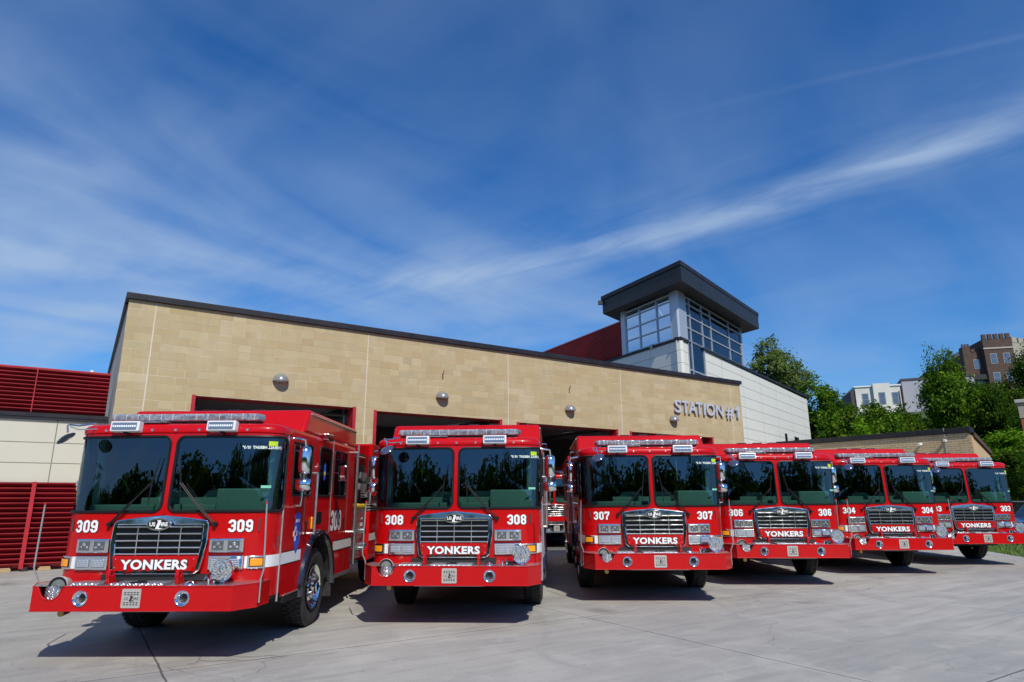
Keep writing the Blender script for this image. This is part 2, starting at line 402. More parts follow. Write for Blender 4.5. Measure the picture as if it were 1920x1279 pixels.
def make_wheel(P, x, y, side, dual=False):
    """a wheel standing at (x,y), side=+1 outer face to +x"""
    r = .50; w = .30 if not dual else .56; cx = x - side * w / 2; z = r
    wh = empty('wheel', (0, 0, 0), 0, P)
    tb = MB(); ax = (side, 0, 0); c0 = (x - side * w, y, z)
    tb.lathe(c0, ax, [(w * .08, .30), (0.02, .36), (0, .42), (.02, .475), (.05, .497), (w * .5, .503), (w - .05, .497), (w - .02, .475), (w, .42), (w - .015, .36), (w - .03, .31), (w - .10, .295)], 48)
    # tread lugs
    for k in range(44):
        a = 2 * pi * k / 44
        for q, (h0, h1) in enumerate(((.03, .085), (.105, .165), (w - .165, w - .105), (w - .085, w - .03))):
            aa = a + (q % 2) * pi / 44; rr = .506; hw = pi / 44 * .62
            M = Matrix.Translation(Vector(c0)) @ Matrix.Rotation(aa, 4, 'X')
            lo = sorted((side * h0, side * h1))
            tb.bx(lo[0], lo[1], -hw * rr, hw * rr, rr - .02, rr + .006, M)
    tb.build('tyre', rubber, wh, smooth=True)
    rb = MB()
    rb.lathe(c0, ax, [(w - .02, .30), (w - .005, .305), (w - .01, .285), (w - .06, .262), (w - .09, .24), (w - .075, .20), (w - .05, .17), (w - .045, .115), (w + .02, .105), (w + .03, .07), (w + .045, .06), (w + .045, 0)], 40)
    for k in range(10):
        a = 2 * pi * k / 10; cc = Vector((x - side * .05, y + .142 * cos(a), z + .142 * sin(a)))
        rb.cyl(cc, cc + Vector((side * .045, 0, 0)), .019, .013, 6)
        a += pi / 10; cc = Vector((x - side * .082, y + .215 * cos(a), z + .215 * sin(a)))
    rb.build('rim', chrome, wh, smooth=True)
    hb = MB()
    for k in range(10):
        a = 2 * pi * (k + .5) / 10; cc = Vector((x - side * .0835, y + .222 * cos(a), z + .222 * sin(a)))
        hb.cyl(cc, cc + Vector((side * .004, 0, 0)), .022, .022, 10)
    hb.build('hand_hole', dark, wh)
    return wh

def make_engine():
    E = empty('fire_engine')
    # ---- cab shell front (below the glass)
    m = MB()
    zs = [.60, .8, 1.1, 1.4, 1.50]
    m.grid([[S(s, z) for s in SSEG] for z in zs])
    # windscreen band, two rounded openings
    PAN = ((-1.44, -.042), (.042, 1.44)); Z0, Z1 = 1.54, 2.40
    for (a, b) in PAN:
        lo = -SMAX if a < 0 else 0.; hi = 0. if a < 0 else SMAX
        hole = rrect(a, b, Z0, Z1, .085, 6)
        # densify straight sides
        dense = []
        for i, q in enumerate(hole):
            r2 = hole[(i + 1) % len(hole)]; L = math.hypot(r2[0] - q[0], r2[1] - q[1]); k = max(1, int(L / .07))
            dense += [(q[0] + (r2[0] - q[0]) * j / k, q[1] + (r2[1] - q[1]) * j / k) for j in range(k)]
        cx, cz = (a + b) / 2, (Z0 + Z1) / 2
        outer = []
        for (qs, qz) in dense:
            # nearest rectangle border point
            ds = (qs - cx) / ((b - a) / 2); dzz = (qz - cz) / ((Z1 - Z0) / 2)
            if abs(ds) > abs(dzz): os_ = hi if ds > 0 else lo; oz = cz + dzz / abs(ds) * (2.44 - 1.50) / 2 * 1.0; oz = min(max(oz, 1.50), 2.44)
            else: oz = 2.44 if dzz > 0 else 1.50; os_ = min(max(cx + (hi - lo) / 2 * ds / abs(dzz) + ((hi + lo) / 2 - cx), lo), hi)
            outer.append((os_, oz))
        k = len(dense)
        rows = []
        for t_ in (0, .25, .5, .75, 1.):
            rows.append([S(p_[0] + (q_[0] - p_[0]) * t_, p_[1] + (q_[1] - p_[1]) * t_) for p_, q_ in zip(dense, outer)])
        for i in range(4):
            m.add(rows[i] + rows[i + 1], [(j, (j + 1) % k, k + (j + 1) % k, k + j) for j in range(k)])
        # gasket and glass
        gk = MB(); gk.tube([S(p_[0], p_[1], .004) for p_ in dense], .017, 6, closed=True); gk.build('windscreen_gasket', black, E, smooth=True)
        gl = MB(); ring = [[S(cx + (p_[0] - cx) * t_, cz + (p_[1] - cz) * t_, -.002) for p_ in dense] for t_ in (1., .9, .75, .6, .45, .3, .15, .02)]
        for i in range(7): gl.add(ring[i] + ring[i + 1], [(j, (j + 1) % k, k + (j + 1) % k, k + j) for j in range(k)])
        gl.add(ring[7], [tuple(range(k))])
        gl.build('windscreen', wglass, E, smooth=True, outfrom=(0, 2.5, 2.))
    # brow
    prof = [(2.44, 0), (2.448, .012), (2.485, .014), (2.515, .004), (2.54, -.02), (2.556, -.06), (2.566, -.12), (2.572, -.25)]
    rows = []
    for z, o in prof:
        row = []
        for s in SSEG:
            P = S(s, min(z, 2.44), 0.); n = nrm(s); row.append(Vector((P.x, P.y, z)) + n * o)
        rows.append(row)
    m.grid(rows)
    top = rows[-1]; m.add([q for q in top] + [Vector((.97, 4.12, 2.572)), Vector((-.97, 4.12, 2.572))], [tuple(range(len(top) + 2))])
    m.build('cab_front', cabm, E, smooth=True, outfrom=(0, 2.5, 1.6))
    # ---- cab sides with wheel arch and door windows
    WIN = [rrect(1.07, 1.80, 1.72, 2.38, .05), rrect(2.13, 2.72, 1.72, 2.40, .06), rrect(2.88, 3.58, 1.72, 2.40, .06)]
    for sd_ in (-1, 1):
        m = MB()
        arch = [(2.32 + .68 * cos(R(a)), .50 + .68 * sin(R(a))) for a in range(0, 181, 12)]
        y0_ = outl(SMAX)[1]
        o_ = [(y0_, .55), (y0_, 2.44), (y0_, 2.50), (4.12, 2.50), (4.12, .55)] + [(3.00, .55)] + arch + [(1.64, .55)]
        m.tess([o_] + WIN, lambda a, b: Vector((sd_ * 1.228, a, b)))
        # rounded shoulder up to the roof
        m.grid([[Vector((sd_ * x, yy_, z)) for yy_ in (y0_, 4.12)] for z, x in ((2.50, 1.228), (2.535, 1.218), (2.556, 1.17), (2.568, 1.08), (2.572, .97))])
        m.build('cab_side', cabm, E, outfrom=(0, 2.5, 1.6))
        # wheel well liner
        m = MB(); m.grid([[Vector((sd_ * x, a, b)) for x in (1.21, .80)] for a, b in [(3.00, .55)] + arch + [(1.64, .55)]]); m.build('wheel_well', dark, E, solid=False)
        for i, wn in enumerate(WIN):
            m = MB(); m.tube([Vector((sd_ * 1.2300, a, b)) for a, b in wn], .014, 6, closed=True)
            fr = m.build('side_window', black, E, smooth=True)
            m = MB(); m.tess([wn], lambda a, b: Vector((sd_ * 1.2240, a, b))); m.build('pane', sglass if i else wglass, fr, outfrom=(0, 2.5, 2.))
        # fender flare
        m = MB()
        pr = [(1.2230, .675), (1.268, .69), (1.285, .72), (1.268, .75), (1.2280, .765)]
        m.grid([[Vector((sd_ * x, 2.32 + rr * cos(R(a)), .50 + rr * sin(R(a)))) for a in range(-3, 184, 6)] for x, rr in pr])
        m.build('fender', mat('fender_black', (.01, .012, .02), .12, coat=1.), E, smooth=True, solid=False)
        # mud flap
        MB().bx(*sorted((sd_ * .95, sd_ * 1.24)), 3.02, 3.045, .28, .80).build('mud_flap', rubber, E)
        # door edge strips
        m = MB()
        for yy_, z0_, z1_ in ((2.80, 1.20, 2.55),):
            m.bx(*sorted((sd_ * 1.2290, sd_ * 1.236)), yy_ - .014, yy_ + .014, z0_, z1_)
        m.build('door_trim', alu, E)
        # door joints (dark reveal lines)
        for yy_, z0_, z1_ in ((1.94, 1.25, 2.50), (3.70, .58, 2.50)):
            m = MB(); m.bx(*sorted((sd_ * 1.2275, sd_ * 1.2305)), yy_ - .005, yy_ + .005, z0_, z1_)
            m.build('door_joint', dark, E)
        # handrails
        for (yy_, z0_, z1_) in ((1.86, 1.2280, 2.02), (4.0, 1.15, 2.45)):
            m = MB(); X_ = sd_ * 1.30
            m.tube([(sd_ * 1.2280, yy_, z0_), (X_, yy_, z0_), (X_, yy_, z0_ + .03), (X_, yy_, z1_ - .03), (X_, yy_, z1_), (sd_ * 1.2280, yy_, z1_)], .017, 8)
            m.build('handrail', alu, E, smooth=True)
        # door handles
        for yy_, z_ in ((1.72, 1.30), (3.58, 1.30)):
            MB().bx(*sorted((sd_ * 1.2290, sd_ * 1.238)), yy_ - .03, yy_ + .03, z_ - .09, z_ + .09).build('door_handle', black, E, bevel=.008)
        # vent
        m = MB(); m.bx(*sorted((sd_ * 1.2290, sd_ * 1.2340)), 2.02, 2.38, 1.34, 1.50); m.build('vent', black, E)
        # white stripe along the side, with its thin black edges
        for q0, q1 in ((outl(SMAX)[1], 1.58), (3.05, 4.12)):
            m = MB(); a = [Vector((sd_ * 1.231, q, z)) for q in (q0, q1) for z in (.918, 1.048)]; m.add(a, [(0, 1, 3, 2)])
            st2 = m.build('side_stripe', white, E, solid=False)
            for z in (.908, 1.058):
                MB().add([Vector((sd_ * 1.2305, q0, z - .004)), Vector((sd_ * 1.2305, q0, z + .004)), Vector((sd_ * 1.2305, q1, z + .004)), Vector((sd_ * 1.2305, q1, z - .004))], [(0, 1, 2, 3)]).build('stripe_edge', decal_k, st2, solid=False)
        # shield on the door
        sh = [(-.10, .20), (-.125, .24), (-.10, .27), (-.05, .26), (0, .29), (.05, .26), (.10, .27), (.125, .24), (.10, .20), (.125, .02), (.10, -.10), (.05, -.18), (0, -.23), (-.05, -.18), (-.10, -.10), (-.125, .02)]
        m = MB(); m.tess([sh], lambda a, b: Vector((sd_ * 1.2325, 1.38 + a, 1.2280 + b))); shd = m.build('door_shield', bluem, E, solid=False)
        cr = []
        for k in range(4):
            a = pi / 2 * k
            for da, rr in ((-.55, .055), (-.42, .095), (0, .085), (.42, .095), (.55, .055)): cr.append((rr * sin(a + da * (.9 if rr > .06 else 1.))*.95, .0 + rr * cos(a + da * .9)))
        m = MB(); m.tess([cr], lambda a, b: Vector((sd_ * 1.2340, 1.31 + a, 1.25 + b)))
        m.tess([[(-.075, .16), (.075, .16), (.065, .20), (-.065, .20)]], lambda a, b: Vector((sd_ * 1.2340, 1.38 + a, 1.2280 + b)))
        m.build('shield_emblem', decal_w, shd, solid=False)
        m = MB(); m.tess([circ(0, 0, .032, 14)], lambda a, b: Vector((sd_ * 1.2355, 1.31 + a, 1.25 + b))); m.build('shield_centre', redlens, shd, solid=False)
        # patch in the middle window
        m = MB(); m.tess([[(0, .13), (.05, .10), (.06, 0), (.05, -.09), (0, -.13), (-.05, -.09), (-.06, 0), (-.05, .10)]], lambda a, b: Vector((sd_ * 1.2265, 2.42 + a, 2.06 + b)))
        pt = m.build('window_patch', bluem, E, solid=False)
        m = MB(); m.tess([circ(0, -.02, .035, 10)], lambda a, b: Vector((sd_ * 1.2275, 2.42 + a, 2.06 + b))); m.build('patch_emblem', yellow, pt, solid=False)
        # step under the door
        m = MB(); m.bx(*sorted((sd_ * .95, sd_ * 1.24)), 1.02, 1.55, .47, .55); st_ = m.build('step', black, E, bevel=.006)
        MB().bx(*sorted((sd_ * 1.0, sd_ * 1.245)), 1.02, 1.55, .551, .56).build('step_tread', dia, st_)
        m = MB(); m.bx(*sorted((sd_ * .95, sd_ * 1.23)), 3.1, 4.05, .50, .56); m.build('running_board', dia, E, bevel=.004)
        # amber marker by the second window + red side light
        m = MB(); m.bx(*sorted((sd_ * 1.2300, sd_ * 1.25)), 1.90, 1.97, 1.28, 1.44); m.build('side_marker', amber, E, bevel=.01)
        # scene light on the shoulder
        m = MB(); m.bx(*sorted((sd_ * 1.2300, sd_ * 1.32)), 2.20, 2.46, 2.50, 2.60); sl_ = m.build('side_scene_light', chrome, E, bevel=.015)
        # mirrors
        mi = empty('mirror_assembly', (0, 0, 0), 0, E); X_ = sd_ * 1.375
        m = MB(); m.tube([(sd_ * 1.22, 1.02, 2.42), (sd_ * 1.31, 1.03, 2.41), (X_, 1.03, 2.40), (X_ + sd_ * .01, 1.05, 2.30), (X_, 1.06, 1.95), (X_ - sd_ * .01, 1.06, 1.72), (sd_ * 1.36, 1.04, 1.60), (sd_ * 1.22, 1.05, 1.58)], .016, 8)
        m.build('mirror_arm', chrome, mi, smooth=True)
        def pillow(zc_, hh, w2, dp):
            mb_ = MB(); rows = []
            for i in range(15):
                t_ = -1 + 2 * i / 14; k_ = max(1 - .33 * t_ * t_ - .62 * t_ ** 10, .04); wk = max(1 - .06 * t_ * t_ - .85 * t_ ** 12, .05)
                rows.append([Vector((X_ + w2 * wk * cos(R(q_)), 1.06 - dp * k_ * max(sin(R(q_)), 0), zc_ + hh * t_)) for q_ in range(0, 181, 9)])
            mb_.grid(rows); mb_.add([r_[0] for r_ in rows] + [r_[-1] for r_ in rows[::-1]], [tuple(range(30))]); return mb_
        pillow(2.15, .180, .080, .085).build('mirror_head', brightc, mi, smooth=True)
        mb_ = MB(); mb_.bx(X_ - .070, X_ + .070, 1.062, 1.067, 2.02, 2.34); mb_.build('mirror_face', mat('mirror_glass', (.85, .87, .9), .01, metal=1.), mi)
        pillow(1.85, .078, .10, .09).build('convex_head', brightc, mi, smooth=True)
        # small square mirror further back on the cab
        m = MB(); m.tube([(sd_ * 1.22, 2.80, 2.05), (sd_ * 1.38, 2.72, 2.06)], .012, 6); m.bx(*sorted((sd_ * 1.36, sd_ * 1.47)), 2.66, 2.70, 1.94, 2.16); m.build('rear_mirror', chrome, E, bevel=.01)
        # ---- front corner pole
        m = MB(); X_ = sd_ * 1.262
        m.tube([(X_ - sd_ * .03, .30, .58), (X_ - sd_ * .03, .30, .82), (X_ - sd_ * .02, .29, .85), (X_ + sd_ * .005, .27, .92), (X_ + sd_ * .008, .26, .96), (X_, .255, 1.3), (X_ - sd_ * .01, .25, 1.62)], .0095, 8)
        po = m.build('corner_pole', alu, E, smooth=True)
        MB().cyl((X_ - sd_ * .01, .25, 1.62), (X_ - sd_ * .011, .25, 1.65), .011, .009, 10).build('pole_tip', redlens, po, smooth=True)
        # A-pillar grab rail
        m = MB(); X_ = sd_ * 1.235
        m.tube([(X_, .82, .52), (X_, .82, 1.5), (X_ - sd_ * .01, .85, 2.44)], .012, 8); m.build('pillar_rail', alu, E, smooth=True)
        # stripe on the front corner, running to the lower lamp box
        m = MB()
        s0_, s1_ = (.955, SMAX) if sd_ > 0 else (-SMAX, -.955)
        rect_sheet(m, s0_, s1_, .918, 1.048, .003, 14); m.build('front_stripe', white, E, smooth=True, solid=False)
        # amber turn signal in a chrome frame
        m = MB(); c0_, c1_ = (.99, 1.18) if sd_ > 0 else (-1.20, -1.01)
        boxed(m, c0_, c1_, .912, 1.052, 0., .022, 5); ts = m.build('turn_signal', chrome, E, bevel=.006)
        m = MB(); boxed(m, c0_ + .022, c1_ - .022, .932, 1.032, .012, .026, 5); m.build('signal_seal', black, ts)
        m = MB(); boxed(m, c0_ + .034, c1_ - .034, .942, 1.022, .016, .036, 5); m.build('amber_lens', amber, ts, bevel=.004)
        # headlights
        X_ = sd_ * .755
        m = MB(); boxed(m, X_ - .19, X_ + .19, 1.09, 1.245, 0., .045, 4); hl = m.build('headlight_bezel', chrome, E, bevel=.014, seg=3)
        for k in (-1, 1):
            m = MB(); boxed(m, X_ + k * .087 - .078, X_ + k * .087 + .078, 1.108, 1.228, .04, .052, 2); fr = m.build('headlight', chrome, hl, bevel=.01)
            m = MB(); boxed(m, X_ + k * .087 - .066, X_ + k * .087 + .066, 1.119, 1.217, .045, .0535, 2); m.build('lamp_housing', mat('lamp_dark', (.17, .18, .19), .15, metal=.7, coat=1.), fr)
            m = MB()
            for dx_ in (-.036, 0, .036):
                P_ = S(X_ + k * .087 + dx_, 1.168 - (.016 if dx_ else -.018), .05); m.cyl(P_, P_ + Vector((0, -.010, 0)), .024 if not dx_ else .018, .012, 10)
            m.build('lamp_reflector', lampglass, fr, smooth=True)
        # lower warning lights
        m = MB(); boxed(m, X_ - .19, X_ + .19, .905, 1.058, 0., .030, 4); wb_ = m.build('warning_light_panel', chrome, E, bevel=.008)
        for k in (-1, 1):
            m = MB(); boxed(m, X_ + k * .088 - .07, X_ + k * .088 + .07, .935, 1.028, .028, .048, 2); m.build('warning_light', led, wb_, bevel=.016, seg=3)
        # slot marker beside the number
        m = MB(); boxed(m, sd_ * 1.085 - .012, sd_ * 1.085 + .012, 1.32, 1.46, 0., .012, 1); m.build('slot_marker', mat('smoked_lens', (.05, .05, .05), .1, coat=1.), E, bevel=.004)
        m = MB(); boxed(m, sd_ * 1.36 - .012, sd_ * 1.36 + .012, 1.14, 1.26, 0., .012, 1); m.build('slot_marker', MATS['smoked_lens'], E, bevel=.004)
        # wipers
        w_ = MB(); b_ = sd_ * .60
        base = S(b_, 1.40, .03); elb = S(sd_ * .17, 1.86, .055)
        for d_ in (-.012, .014): w_.tube([base + Vector((0, 0, d_)), S(sd_ * .40, 1.60 + d_, .06), elb + Vector((d_, 0, 0))], .0075, 6)
        w_.cyl(base + Vector((0, .03, 0)), base + Vector((0, -.02, 0)), .03, .024, 10)
        w_.tube([S(sd_ * .115, 2.16, .035), S(sd_ * .165, 1.87, .05), S(sd_ * .185, 1.60, .035)], [.004, .010, .004], 6)
        w_.build('wiper', black, E, smooth=True)
        # scene lights on the brow
        Xc = sd_ * .571; m = MB(); M = Matrix.Translation((Xc, .452, 2.512)) @ Matrix.Rotation(R(-6), 4, 'X')
        m.bx(-.172, .172, -.05, .05, -.062, .062, M); bl = m.build('brow_light', bezel, E, bevel=.014, seg=3)
        m = MB(); m.bx(-.145, .145, -.056, -.04, -.042, .042, M); m.build('light_glass', mat('led_dark_glass', (.22, .26, .31), .08, metal=.5, coat=1.), bl)
        m = MB()
        for k in range(11): m.bx(-.135 + k * .0255, -.118 + k * .0255, -.060, -.05, -.012, .010, M)
        m.build('led_row', mat('led_white', (.85, .90, .98), .2, coat=1.), bl)
        m = MB(); m.bx(-.02, .02, -.02, .04, -.085, -.058, M); m.build('light_bracket', black, bl)
        # tow eyes
        Xc = sd_ * .375; m = MB()
        ey = [(-.035, -.01), (-.055, .08), (-.045, .115), (-.02, .135), (.02, .135), (.045, .115), (.06, .08), (.10, -.01)]
        m.prism([ey, circ(0, .088, .024, 10)], lambda a, b, k: Vector((Xc - .018 + .036 * k, .20 + a, .80 + b))); m.build('tow_eye', red, E, bevel=.004)
        # horns in the bumper
        Xc = sd_ * .539; m = MB()
        m.lathe((Xc, 0, .668), (0, -1, 0), [(-.001, .080), (.012, .080), (.017, .074), (.012, .064), (-.005, .050), (-.030, .038), (-.05, .030)], 28); hn = m.build('horn', chrome, E, smooth=True)
        m = MB(); m.lathe((Xc, 0, .668), (0, -1, 0), [(-.045, .034), (-.045, 0)], 20); m.build('horn_throat', dark, hn)
    # brow bolts / marker lamps
    m = MB()
    for k in (-.28, 0, .28, .84, -.84): 
        P_ = S(k, 2.43, 0.) ; P_.z = 2.478; m.lathe(P_ - Vector((0, .008, 0)), (0, -1, 0), [(0, .018), (.012, .016), (.018, 0)], 10)
    m.build('brow_bolts', chrome, E, smooth=True)
    # name sign and grille
    m = MB()
    og = [(-.545, 1.41), (-.51, 1.448), (-.30, 1.475), (0, 1.502), (.30, 1.475), (.51, 1.448), (.545, 1.41), (.55, 1.20), (.505, .91), (.455, .866), (-.455, .866), (-.505, .91), (-.55, 1.20)]
    ig = [(-.482, 1.392), (.482, 1.392), (.486, 1.20), (.452, .935), (-.452, .935), (-.486, 1.20)]
    m.prism([og, ig], lambda a, b, k: Vector((a, .362 + (b - .86) * .09 + .045 * k, b))); gr_ = m.build('grille_surround', chrome, E, bevel=.012, seg=3)
    m = MB(); m.bx(-.488, .488, .432, .437, .93, 1.395); m.build('grille_mesh', black, gr_)
    m = MB()
    for z in (1.375, 1.30, 1.225, 1.15, 1.082): m.bx(-.482, .482, .380, .41, z - .0085, z + .0085)
    for x_ in (-.245, 0, .245): m.bx(x_ - .006, x_ + .006, .39, .412, 1.06, 1.385)
    m.build('grille_bars', chrome, gr_, bevel=.003)
    m = MB(); m.tess([[(-.480, 1.064), (.480, 1.064), (.452, .886), (-.452, .886)]], lambda a, b: Vector((a, .366, b)))
    m.prism([[(-.480, 1.064), (.480, 1.064), (.452, .886), (-.452, .886)]], lambda a, b, k: Vector((a, .367 + .008 * k, b))); sg = m.build('name_sign', red, E)
    m = MB(); m.cur = 0
    for x_ in (-.44, .44):
        for z in (1.03, .94): m.cyl((x_, .367, z), (x_, .362, z), .006, .006, 8)
    m.build('sign_bolt', chrome, sg)
    for off_, mt_, y_, nm in ((.022, decal_k, .3655, 'letter_outline'), (.0095, decal_w, .3640, 'lettering')):
        v, f = text2d('YONKERS', .135, off_ * .62, 1.08); m = MB()
        dxk, dzk = (.004, -.004) if nm == 'letter_outline' else (0, 0)
        m.add([Vector((a * 1.17 + dxk, y_, .924 + b * 1.0 + dzk)) for a, b, _ in v], f); m.build(nm, mt_, sg, solid=False)
    # badge
    m = MB(); el = lambda rx, rz, n=28: [(rx * cos(2 * pi * i / n), rz * sin(2 * pi * i / n)) for i in range(n)]
    m.prism([el(.138, .068)], lambda a, b, k: Vector((a, .355 + .03 * k, 1.402 + b))); bd = m.build('badge', chrome, E, bevel=.006)
    m = MB(); m.tess([el(.118, .050)], lambda a, b: Vector((a, .352, 1.402 + b))); m.build('badge_field', black, bd, solid=False)
    m = MB()
    for s_, x_ in (('US', -.068), ('FIRE', .055)):
        v, f = text2d(s_, .058, .002, 1.0); m.add([Vector((x_ + a, .3505, 1.384 + b)) for a, b, _ in v], f)
    m.add([Vector((a, .350, 1.402 + b)) for a, b in ((-.02, .045), (.03, .045), (.008, -.04), (.06, -.04), (.02, -.052), (-.03, -.048), (-.004, .03))], [(0, 1, 2, 3, 4, 5, 6)])
    m.build('badge_lettering', decal_w, bd, solid=False)
    # ---- bumper
    zt, zb = .785, .545
    m = MB(); nx, nr = -.87, .115
    notch = [(nx + nr * 1.25, zt), (nx + nr * 1.05, zt - .03)] + [(nx + nr * cos(R(a)), zt - .02 + nr * sin(R(a))) for a in range(-15, -166, -15)] + [(nx - nr * 1.05, zt - .03), (nx - nr * 1.25, zt)]
    plan = lambda x: (abs(x) - 1.06) / .17 * .26 if abs(x) > 1.06 else 0.
    # front skin
    fr_ = [(-1.06, zb), (1.06, zb), (1.06, zt)] + notch + [(-1.06, zt)]
    m.prism([fr_, circ(-.539, .668, .060, 24), circ(.539, .668, .060, 24)], lambda a, b, k: Vector((a, .0 + .02 * k, b)))
    for sd_ in (-1, 1):
        m.add([(sd_ * 1.06, 0, zb), (sd_ * 1.222, .27, zb), (sd_ * 1.222, .27, zt), (sd_ * 1.06, 0, zt)], [(0, 1, 2, 3)])
        m.add([(sd_ * 1.222, .27, zb), (sd_ * 1.222, .62, zb), (sd_ * 1.222, .62, zt), (sd_ * 1.222, .27, zt)], [(0, 1, 2, 3)])
    pl_ = [(-1.222, .62), (-1.222, .27), (-1.06, 0), (1.06, 0), (1.222, .27), (1.222, .62)]
    m.tess([pl_], lambda a, b: Vector((a, b, zb)))
    for z_ in (zt, zb):
        m.tube([(-1.222, .6, z_), (-1.222, .27, z_), (-1.06, 0, z_)] + ([(a, 0, b) for a, b in notch[::-1]] if z_ == zt else []) + [(1.06, 0, z_), (1.222, .27, z_), (1.222, .6, z_)], .007, 6)
    bp = m.build('bumper', red, E)
    # tread deck with a cut-out
    m = MB(); cut = [(nx + (nr + .02) * cos(R(a)), .16 + .15 * sin(R(a))) for a in range(0, 360, 20)]
    pt_ = [(-1.212, .62), (-1.212, .275), (-1.055, .012), (1.055, .012), (1.212, .275), (1.212, .62)]
    m.tess([pt_, cut], lambda a, b: Vector((a, b, zt + .002)))
    m.grid([[Vector((a, b, z)) for a, b in cut + cut[:1]] for z in (zt + .002, zb + .06)]); m.tess([cut], lambda a, b: Vector((a, b, zb + .06)))
    m.build('bumper_deck', dia, bp, solid=False)
    MB().bx(-.27, .30, .03, .30, zt + .003, zt + .028).build('tray_lid', dia, bp, bevel=.006)
    MB().bx(-.70, -.40, .05, .30, zt + .003, zt + .030).build('tray_lid', dia, bp, bevel=.006)
    m = MB(); m.bx(-.06, .0, .03, .12, zt + .029, zt + .04); m.bx(.0, .09, .08, .11, zt + .03, zt + .055); m.build('lid_latch', black, bp, bevel=.004)
    # siren speaker lying in the cut-out
    m = MB(); m.lathe((nx - .05, .27, .765), (.15, -1, .10), [(-.06, .05), (-.02, .085), (.09, .098), (.115, .098), (.125, .09), (.115, .082)], 28); sr = m.build('siren', steel, bp, smooth=True)
    m = MB(); m.lathe((nx - .05, .27, .765), (.15, -1, .10), [(.110, .084), (.118, .06), (.112, .03), (.122, 0)], 24); m.build('siren_face', mat('siren_grey', (.17, .18, .17), .5, metal=.2), sr, smooth=True)
    m = MB(); m.lathe((nx - .05, .27, .765), (.15, -1, .10), [(.1265, .092), (.1265, .072)], 24); m.build('siren_ring', black, sr)
    # floodlight
    m = MB(); m.lathe((.965, .24, .925), (0, -1, 0), [(-.11, .03), (-.10, .07), (-.04, .11), (.04, .125), (.055, .122), (.05, .108)], 32); fl = m.build('floodlight', chrome, bp, smooth=True)
    m = MB(); m.lathe((.965, .24, .925), (0, -1, 0), [(.048, .110), (.056, .07), (.058, 0)], 32); m.build('lens', lampglass, fl, smooth=True)
    m = MB(); m.lathe((.965, .24, .925), (0, -1, 0), [(.060, .040), (.062, .028), (.060, .026)], 20); m.build('lens_ring', alu, fl, smooth=True)
    m = MB(); m.cyl((.965, .24, .79), (.965, .24, .82), .03, .02, 12); m.build('foot', chrome, fl, smooth=True)
    # fittings on the deck
    m = MB()
    for x_ in (.70, .76): m.cyl((x_, .22, zt), (x_, .20, zt + .06), .016, .012, 10); m.tube([(x_, .20, zt + .05), (x_, .15, zt + .085), (x_, .10, zt + .05)], .007, 6)
    m.build('hose_fitting', chrome, bp, smooth=True)
    m = MB(); m.lathe((.52, .18, zt), (0, 0, 1), [(0, .07), (.015, .065), (.03, .03), (.04, .0)], 16); m.build('deck_cap', chrome, bp, smooth=True)
    m = MB(); m.bx(.74, .84, .22, .28, zt + .003, zt + .05); m.tube([(.70, .25, zt + .02), (.78, .16, zt + .05), (.86, .2, zt + .01)], .008, 6); m.build('cable_plug', black, bp, smooth=True)
    # speaker grille plate with slots and maker lettering
    m = MB(); slots = []
    for z0_ in (.052, .032, -.048, -.068):
        for k in range(5): slots.append(rrect(-.078 + k * .033, -.054 + k * .033, z0_, z0_ + .011, .003, 2))
    m.prism([rrect(-.10, .10, -.095, .095, .012, 4)] + [[q for q in s_] for s_ in slots], lambda a, b, k: Vector((a, -.006 + .005 * k, .668 + b))); sp = m.build('speaker_plate', steel, bp)
    m = MB(); m.add([Vector((a, -.0005, .668 + b)) for a, b in ((-.09, -.085), (.09, -.085), (.09, .085), (-.09, .085))], [(0, 1, 2, 3)]); m.build('speaker_slots', dark, sp, solid=False)
    m = MB()
    for s_, x_ in (('US', -.052), ('FIRE', .045)):
        v, f = text2d(s_, .040, .0, 1.0); m.add([Vector((x_ + a, -.0075, .652 + b)) for a, b, _ in v], f)
    m.add([Vector((a, -.0078, .668 + b)) for a, b in ((-.02, .026), (.02, .026), (.002, -.02), (.04, -.02), (.02, -.03), (-.02, -.028), (-.002, .016))], [(0, 1, 2, 3, 4, 5, 6)])
    m.build('plate_lettering', decal_k, sp, solid=False)
    MB().bx(-.48, .46, .03, .045, zb - .014, zb - .004).build('bumper_strip', alu, bp)
    # front skirt under the cab nose, between bumper and grille
    m = MB(); m.bx(-.62, .62, .62, .70, .46, .60); m.build('front_crossmember', dark, E)
    m = MB(); m.bx(-.60, .60, .398, .43, .80, .865); m.build('grille_bottom_slot', dark, E)
    # roof: light bar, raised roof, vents, number plates
    m = MB(); lb = [(-.94, 0), (-.90, -.13), (.90, -.13), (.94, 0), (.90, .13), (-.90, .13)]
    m.prism([lb], lambda a, b, k: Vector((a, .78 + b, 2.598 + .095 * k))); L_ = m.build('light_bar', barm, E, bevel=.03, seg=3)
    m = MB(); m.bx(-.88, .88, .68, .88, 2.573, 2.605); m.build('bar_base', black, L_)
    for k in range(-3, 4): MB().bx(k * .26 - .018, k * .26 + .018, .645, .66, 2.606, 2.686).build('bar_divider', alu, L_, bevel=.003)
    m = MB(); m.bx(-.50, -.15, .54, .64, 2.574, 2.586); m.build('roof_tread', alu, E)
    m = MB()
    rr_ = [(1.42, 2.53, 1.222), (1.66, 2.868, 1.21), (4.20, 2.868, 1.21), (4.20, 2.53, 1.222)]
    vs = []
    for y_, z_, x_ in rr_: vs += [(-x_, y_, z_), (x_, y_, z_)]
    m.add(vs, [(0, 1, 3, 2), (2, 3, 5, 4), (4, 5, 7, 6), (0, 2, 4, 6), (1, 3, 5, 7), (0, 1, 7, 6)])
    m.build('raised_roof', red, E, bevel=.045, seg=4)
    m = MB()
